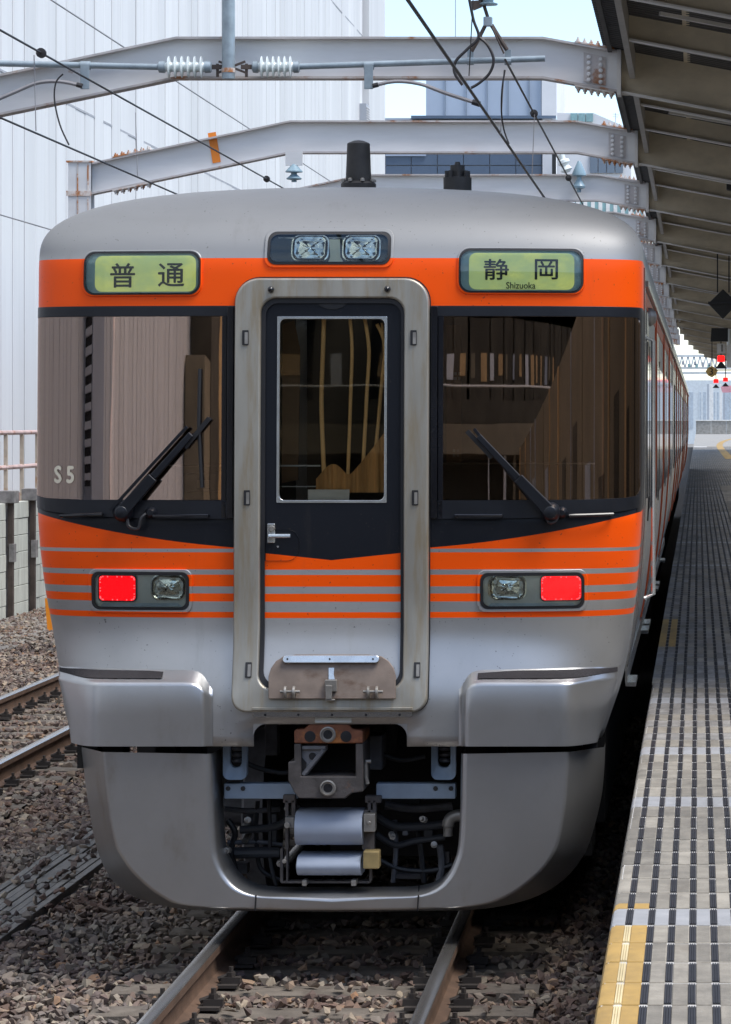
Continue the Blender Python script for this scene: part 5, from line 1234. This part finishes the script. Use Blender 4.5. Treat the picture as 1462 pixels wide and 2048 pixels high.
obj('rain_gutter', MB().box(SXR-.02, SXR+.022, 16.85, 35.8, 3.17, 3.20), M['side_steel'], tr, smooth=False)
obj('side_sill', MB().box(XC+1.38, XC+wz(1.24)+.015, 16.9, 35.8, 1.17, 1.25), M['side_steel'], tr, smooth=False)
st = MB()
for yy in (17.0, 21.2, 21.9, 26.4, 27.2, 31.8): st.box(XC+1.38, XC+1.432, yy, yy+.5, 1.148, 1.169)
objs('door_step', st, M['side_steel'], tr, smooth=False)
def doors_and_windows(parent, ys, dy, zero=0):
    for a in (4.9, 9.7, 14.6):
        d = side('door', ys+a, ys+a+1.3, 1.26, 3.06, .010, M['side_steel'], parent); side('window', ys+a+.15, ys+a+.55, 2.0, 2.85, .014, M['side_glass'], d); side('window', ys+a+.75, ys+a+1.15, 2.0, 2.85, .014, M['side_glass'], d)
        side('door_edge', ys+a-.14, ys+a-.005, 1.26, 3.16, .013, M['side_orange'], d)
    for a, l in ((2.0, 2.5), (6.7, 2.6), (11.5, 2.7), (16.4, 2.2)):
        w_ = side('side_window', ys+a, ys+a+l, 2.0, 2.85, .006, M['side_glass'], parent); fr = side('window_frame', ys+a-.06, ys+a-.002, 1.95, 2.9, .012, M['black_gloss'], w_)
    side('side_stripe', ys+.9, ys+19.3, 3.08, 3.155, .005, M['side_orange'], parent)
doors_and_windows(tr, 16.3, 0)
for k in range(1, 4):
    ya = 16.3+20.0*k; c = MB(); zs = [1.2, 1.45, 1.9, 2.1, 3.3]+[3.3+.3649*math.sin(R(a)) for a in (15, 30, 45, 60, 75, 90)]
    half_ = [(wz(z), z) for z in zs]; loop = [(XC-x, z) for x, z in half_]+[(XC+x, z) for x, z in reversed(half_[:-1])]
    car = obj('carriage', MB().ext([(x, ya+.1, z) for x, z in loop], (0, 19.5, 0)), M['side_steel'], tr, angle=40)
    obj('underframe', MB().box(XC-1.2, XC+1.2, ya+.2, ya+19.4, .3, 1.2), M['underframe'], car, smooth=False)
    obj('gangway', MB().box(XC-.5, XC+.5, ya-.5, ya+.1, 1.1, 3.2), M['rubber'], car, smooth=False)
    doors_and_windows(car, ya, 0)
    obj('rain_gutter', MB().box(SXR-.02, SXR+.022, ya+.1, ya+19.6, 3.17, 3.20), M['side_steel'], car, smooth=False)
    obj('air_conditioner', MB().box(XC-1.0, XC+1.0, ya+7, ya+12, 3.55, 3.80), M['bldg_grey'], car, bevel=.08)

# ------------------------------------------------------------------ distant platform end, signs and signals
pw = thing('parapet_wall', 'low concrete parapet wall at the far end of the platform', 'wall', (1.4, 332, 1.1))
for k in range(4): obj('wall_panel', MB().box(-.2+k*1.5, 1.27+k*1.5, 330, 330.3, 1.1, 2.42), M['concrete'], pw, smooth=False)
obj('coping', MB().box(-.25, 5.9, 329.9, 330.4, 2.42, 2.52), M['sign_white'], pw, smooth=False)
def hanger(mb, px, d, ztop): mb.box(pxX(px, d)-.02, pxX(px, d)+.02, d+.02, d+.06, ztop[0], ztop[1])
def plate(L_, Y, th=.05): return MB().ext(q3(L_, Y), (0, th, 0))
ds = thing('diamond_sign', 'black diamond-shaped sign hanging under the canopy', 'sign', P(1446, 605, 60))
obj('board', plate([(1416, 607), (1446, 578), (1476, 607), (1446, 638)], 60, .06), M['sign_black'], ds, bevel=.01)
obj('batten', plate([(1416, 603), (1476, 603), (1476, 608), (1416, 608)], 59.96, .03), M['tread'], ds)
obj('hanger', MB().box(pxX(1435, 60)-.012, pxX(1435, 60)+.012, 60.0, 60.03, pxZ(585, 60), 5.7).box(pxX(1458, 60)-.012, pxX(1458, 60)+.012, 60.0, 60.03, pxZ(585, 60), 5.7), M['sign_black'], ds)
lsu = thing('loudspeaker', 'black box loudspeaker cut by the right edge under the canopy', 'loudspeaker', P(1460, 363, 42))
obj('case', MB().ext(q3([(1453, 350), (1470, 347), (1470, 382), (1453, 379)], 42), (0, .15, 0)), M['sign_black'], lsu, bevel=.01); obj('bracket', MB().box(pxX(1460, 42)-.02, pxX(1460, 42)+.02, 42.02, 42.08, pxZ(350, 42), 5.5), M['sign_black'], lsu)
s1 = thing('platform_signal', 'red signal lamp under a white plate numbered 1', 'signal', P(1442, 715, 110), 'red lamp signals hanging at the platform end')
obj('plate', plate([(1434, 687), (1451, 687), (1451, 707), (1434, 707)], 110), M['sign_white'], s1); text('numeral', '1', M['sign_black'], s1, pxX(1444, 110), pxZ(696, 110), 109.97, height=14*110/F)
obj('lamp', plate([(1435, 711), (1449, 711), (1450, 724), (1434, 724)], 110), M['signal_red'], s1, bevel=.03); obj('hood', plate([(1431, 737), (1454, 737), (1447, 727), (1442, 722), (1437, 728)], 110, .12), M['sign_black'], s1)
obj('hanger', MB().box(pxX(1442, 110)-.02, pxX(1442, 110)+.02, 110.06, 110.1, pxZ(737, 110), 5.6).box(pxX(1430, 110), pxX(1480, 110), 110.06, 110.1, pxZ(741, 110), pxZ(739, 110)), M['sign_black'], s1)
s3 = thing('number_sign', 'yellow diamond sign with black numeral 3', 'sign', P(1424, 743, 112))
obj('board', plate([(1411, 743), (1416, 735), (1424, 732), (1431, 736), (1436, 741), (1431, 750), (1424, 755), (1416, 751)], 112), M['sign_yellow'], s3); text('numeral', '3', M['sign_black'], s3, pxX(1422.5, 112), pxZ(743, 112), 111.97, height=13*112/F, bold=.02)
obj('hanger', MB().box(pxX(1424, 112)-.015, pxX(1424, 112)+.015, 112.06, 112.09, pxZ(735, 112), 5.6), M['sign_black'], s3)
for px, py, lab, d in ((1432, 762, 'smaller red signal lamp below the yellow diamond sign', 150), (1451, 759, 'smaller red signal lamp near the right edge above the pink board', 155)):
    s = thing('platform_signal', lab, 'signal', P(px, py, d), 'red lamp signals hanging at the platform end')
    obj('lamp', plate([(px-5, py-4), (px+5, py-4), (px+5, py+4), (px-5, py+4)], d), M['signal_red'], s); obj('hood', plate([(px-7, py+14), (px+7, py+14), (px, py+6)], d, .12), M['sign_black'], s)
    obj('hanger', MB().box(pxX(px, d)-.02, pxX(px, d)+.02, d+.06, d+.1, pxZ(py, d), 5.6), M['sign_black'], s)
tag(obj('white_board', plate([(1453, 688), (1464, 688), (1464, 735), (1453, 735)], 105), M['sign_white'], loc=tuple(P(1458, 710, 105))), 'tall white board at the right edge beside the numbered signal', 'sign')
tag(obj('display_box', plate([(1429, 656), (1456, 656), (1456, 683), (1421, 683), (1423, 656)], 96, .25), M['sign_black'], loc=tuple(P(1440, 670, 96))), 'dark display box hanging under the canopy above the signals', 'display')
tag(obj('warning_pole', MB().tube([P(1458, 655, 104), P(1458, 690, 104)], .07, 10), M['porcelain'], loc=tuple(P(1458, 690, 104))), 'pale round pole hanging at the right edge under the canopy', 'pole')
tag(obj('pink_board', plate([(1441, 774), (1446, 771), (1466, 771), (1466, 785), (1445, 785)], 170), M['sign_pink'], loc=tuple(P(1452, 778, 170))), 'small pink board below the red signals near the right edge', 'sign')
gt = thing('gantry_truss', 'pale blue lattice gantry crossing the tracks beyond the canopy', 'gantry', (0, 185, 0)); d = 185
for yy in (712, 736, 746): obj('chord', MB().bar(P(1350, yy, d), P(1470, yy, d), .12, .12), M['hazed_steel'], gt)
for k in range(10):
    a = 1352+k*12; obj('lattice', MB().bar(P(a, 712, d), P(a+6, 736, d), .08, .08).bar(P(a+6, 736, d), P(a+12, 712, d), .08, .08), M['hazed_steel'], gt)
for k in range(7): obj('equipment', MB().cbox(P(1366+k*9+(k % 3)*3, 726+(k*5) % 9, d-.3), .14, .1, .20), M['teal' if k % 2 else 'bldg_grey'], gt)
for j, (px, wd_, d, m_) in enumerate(((1404, 4, 345, 'hazed_steel'), (1416, 3, 350, 'bldg_grey'), (1423, 8, 352, 'sign_white'), (1432, 3, 360, 'hazed_steel'), (1442, 5, 348, 'sign_white'), (1448, 3, 362, 'bldg_grey'), (1398, 2, 356, 'hazed_steel'))):
    tag(obj('distant_mast', MB().box(pxX(px-wd_/2, d), pxX(px+wd_/2, d), d, d+.3, -.4, pxZ(768, d)), M[m_], loc=tuple(P(px, 840, d)), smooth=False), ['pale blue mast beyond the parapet next to the train', 'grey mast second from the train beyond the parapet', 'broad white mast in the middle beyond the parapet', 'thin pale blue mast right of the broad white mast', 'white mast under the pink board', 'dark grey mast near the right edge beyond the parapet', 'thinnest pale mast against the end of the train'][j], 'mast', 'masts beyond the platform end')
fb = thing('far_building', 'hazy pale building closing the view beyond the platform end', 'building', (0, 420, 0))
obj('wall', MB().box(-3, 14, 420, 430, -.5, 7.5), M['hazed_steel'], fb, smooth=False)
for k in range(8): obj('window', MB().box(-1.5+k*1.6, -.6+k*1.6, 419.93, 420.0, 1.5, 6.0), M['far_pane'], fb, smooth=False)

# ------------------------------------------------------------------ buildings beyond the train
def bl_box(px0, py0, px1, py1, d, dep=20): return MB().box(pxX(px0, d), pxX(px1, d), d, d+dep, pxZ(py1, d), pxZ(py0, d))
b1 = thing('glass_tower', 'pale blue glass tower with white corner pier behind the portal beams', 'building', P(970, 200, 300))
obj('wall', bl_box(852, 130, 1083, 500, 300), M['bldg_glass_pale'], b1, smooth=False); obj('pier', bl_box(1083.5, 126, 1113, 500, 299.5), M['bldg_white'], b1, smooth=False)
for k in range(5): obj('mullion', bl_box(890+k*42, 130, 891+k*42, 330, 299.8, .15), M['bldg_glass'], b1, smooth=False)
b2 = thing('glass_office', 'low dark blue glass office block behind the train roof', 'building', P(930, 320, 240))
obj('wall', bl_box(768, 236, 1084, 520, 240), M['bldg_grey'], b2, smooth=False)
for r_ in range(4):
    for k in range(6): obj('window', bl_box(771+k*52.3, 240+r_*46, 821.5+k*52.3, 284+r_*46, 239.8, .15), M['bldg_glass'], b2, smooth=False)
obj('pier', bl_box(1085, 236, 1104, 520, 239.6), M['bldg_white'], b2, smooth=False); obj('pier', bl_box(744, 300, 767, 520, 239.6), M['bldg_white'], b2, smooth=False)
obj('sky_window', bl_box(771, 303, 852, 312, 239.6, .15), M['bldg_glass_pale'], b2, smooth=False)
obj('roof', bl_box(822, 231, 1112, 237, 239.2, 22), M['bldg_glass'], b2, smooth=False)
b3 = thing('beige_office', 'small white building with teal windows right of the glass tower', 'building', P(1160, 260, 220))
obj('wall', MB().ext(q3([(1114, 500), (1114, 226), (1187, 226), (1262, 258), (1262, 500)], 220), (0, 20, 0)), M['bldg_white'], b3, smooth=False)
for k in range(3): obj('window', bl_box(1141+k*15.5, 226.5, 1155+k*15.5, 243, 219.8, .15), M['teal'], b3, smooth=False)
for k in range(4): obj('window', bl_box(1180+k*17, 305, 1195+k*17, 346, 219.8, .15), M['bldg_glass'], b3, smooth=False)
obj('window', bl_box(1104, 308, 1112, 350, 219.8, .15), M['sign_black'], b3, smooth=False)
sf = thing('striped_screen', 'white and teal striped screen seen under the third portal beam', 'screen', P(1230, 410, 125)); d = 125
obj('board', MB().ext(q3([(1150, 392), (1330, 407), (1330, 440), (1150, 424)], d), (0, .2, 0)), M['teal'], sf, smooth=False)
for k in range(12):
    a = 1152+k*15; obj('stripe', MB().ext(q3([(a, 391.5+(a-1150)*.083), (a+7.5, 391.5+(a-1142)*.083), (a+7.5, 424.5+(a-1142)*.083), (a, 424.5+(a-1150)*.083)], d-.02), (0, .02, 0)), M['sign_white'], sf, smooth=False)
ra = thing('roof_aerial', 'small television aerial on the white building against the sky', 'aerial', P(1231, 236, 222))
obj('mast', MB().tube([P(1231, 262, 222), P(1231, 226, 222)], .03, 6), M['bldg_grey'], ra); obj('element', MB().tube([P(1225, 228, 222), P(1238, 230, 222)], .02, 6).tube([P(1226, 233, 222), P(1236, 234, 222)], .02, 6), M['bldg_grey'], ra)
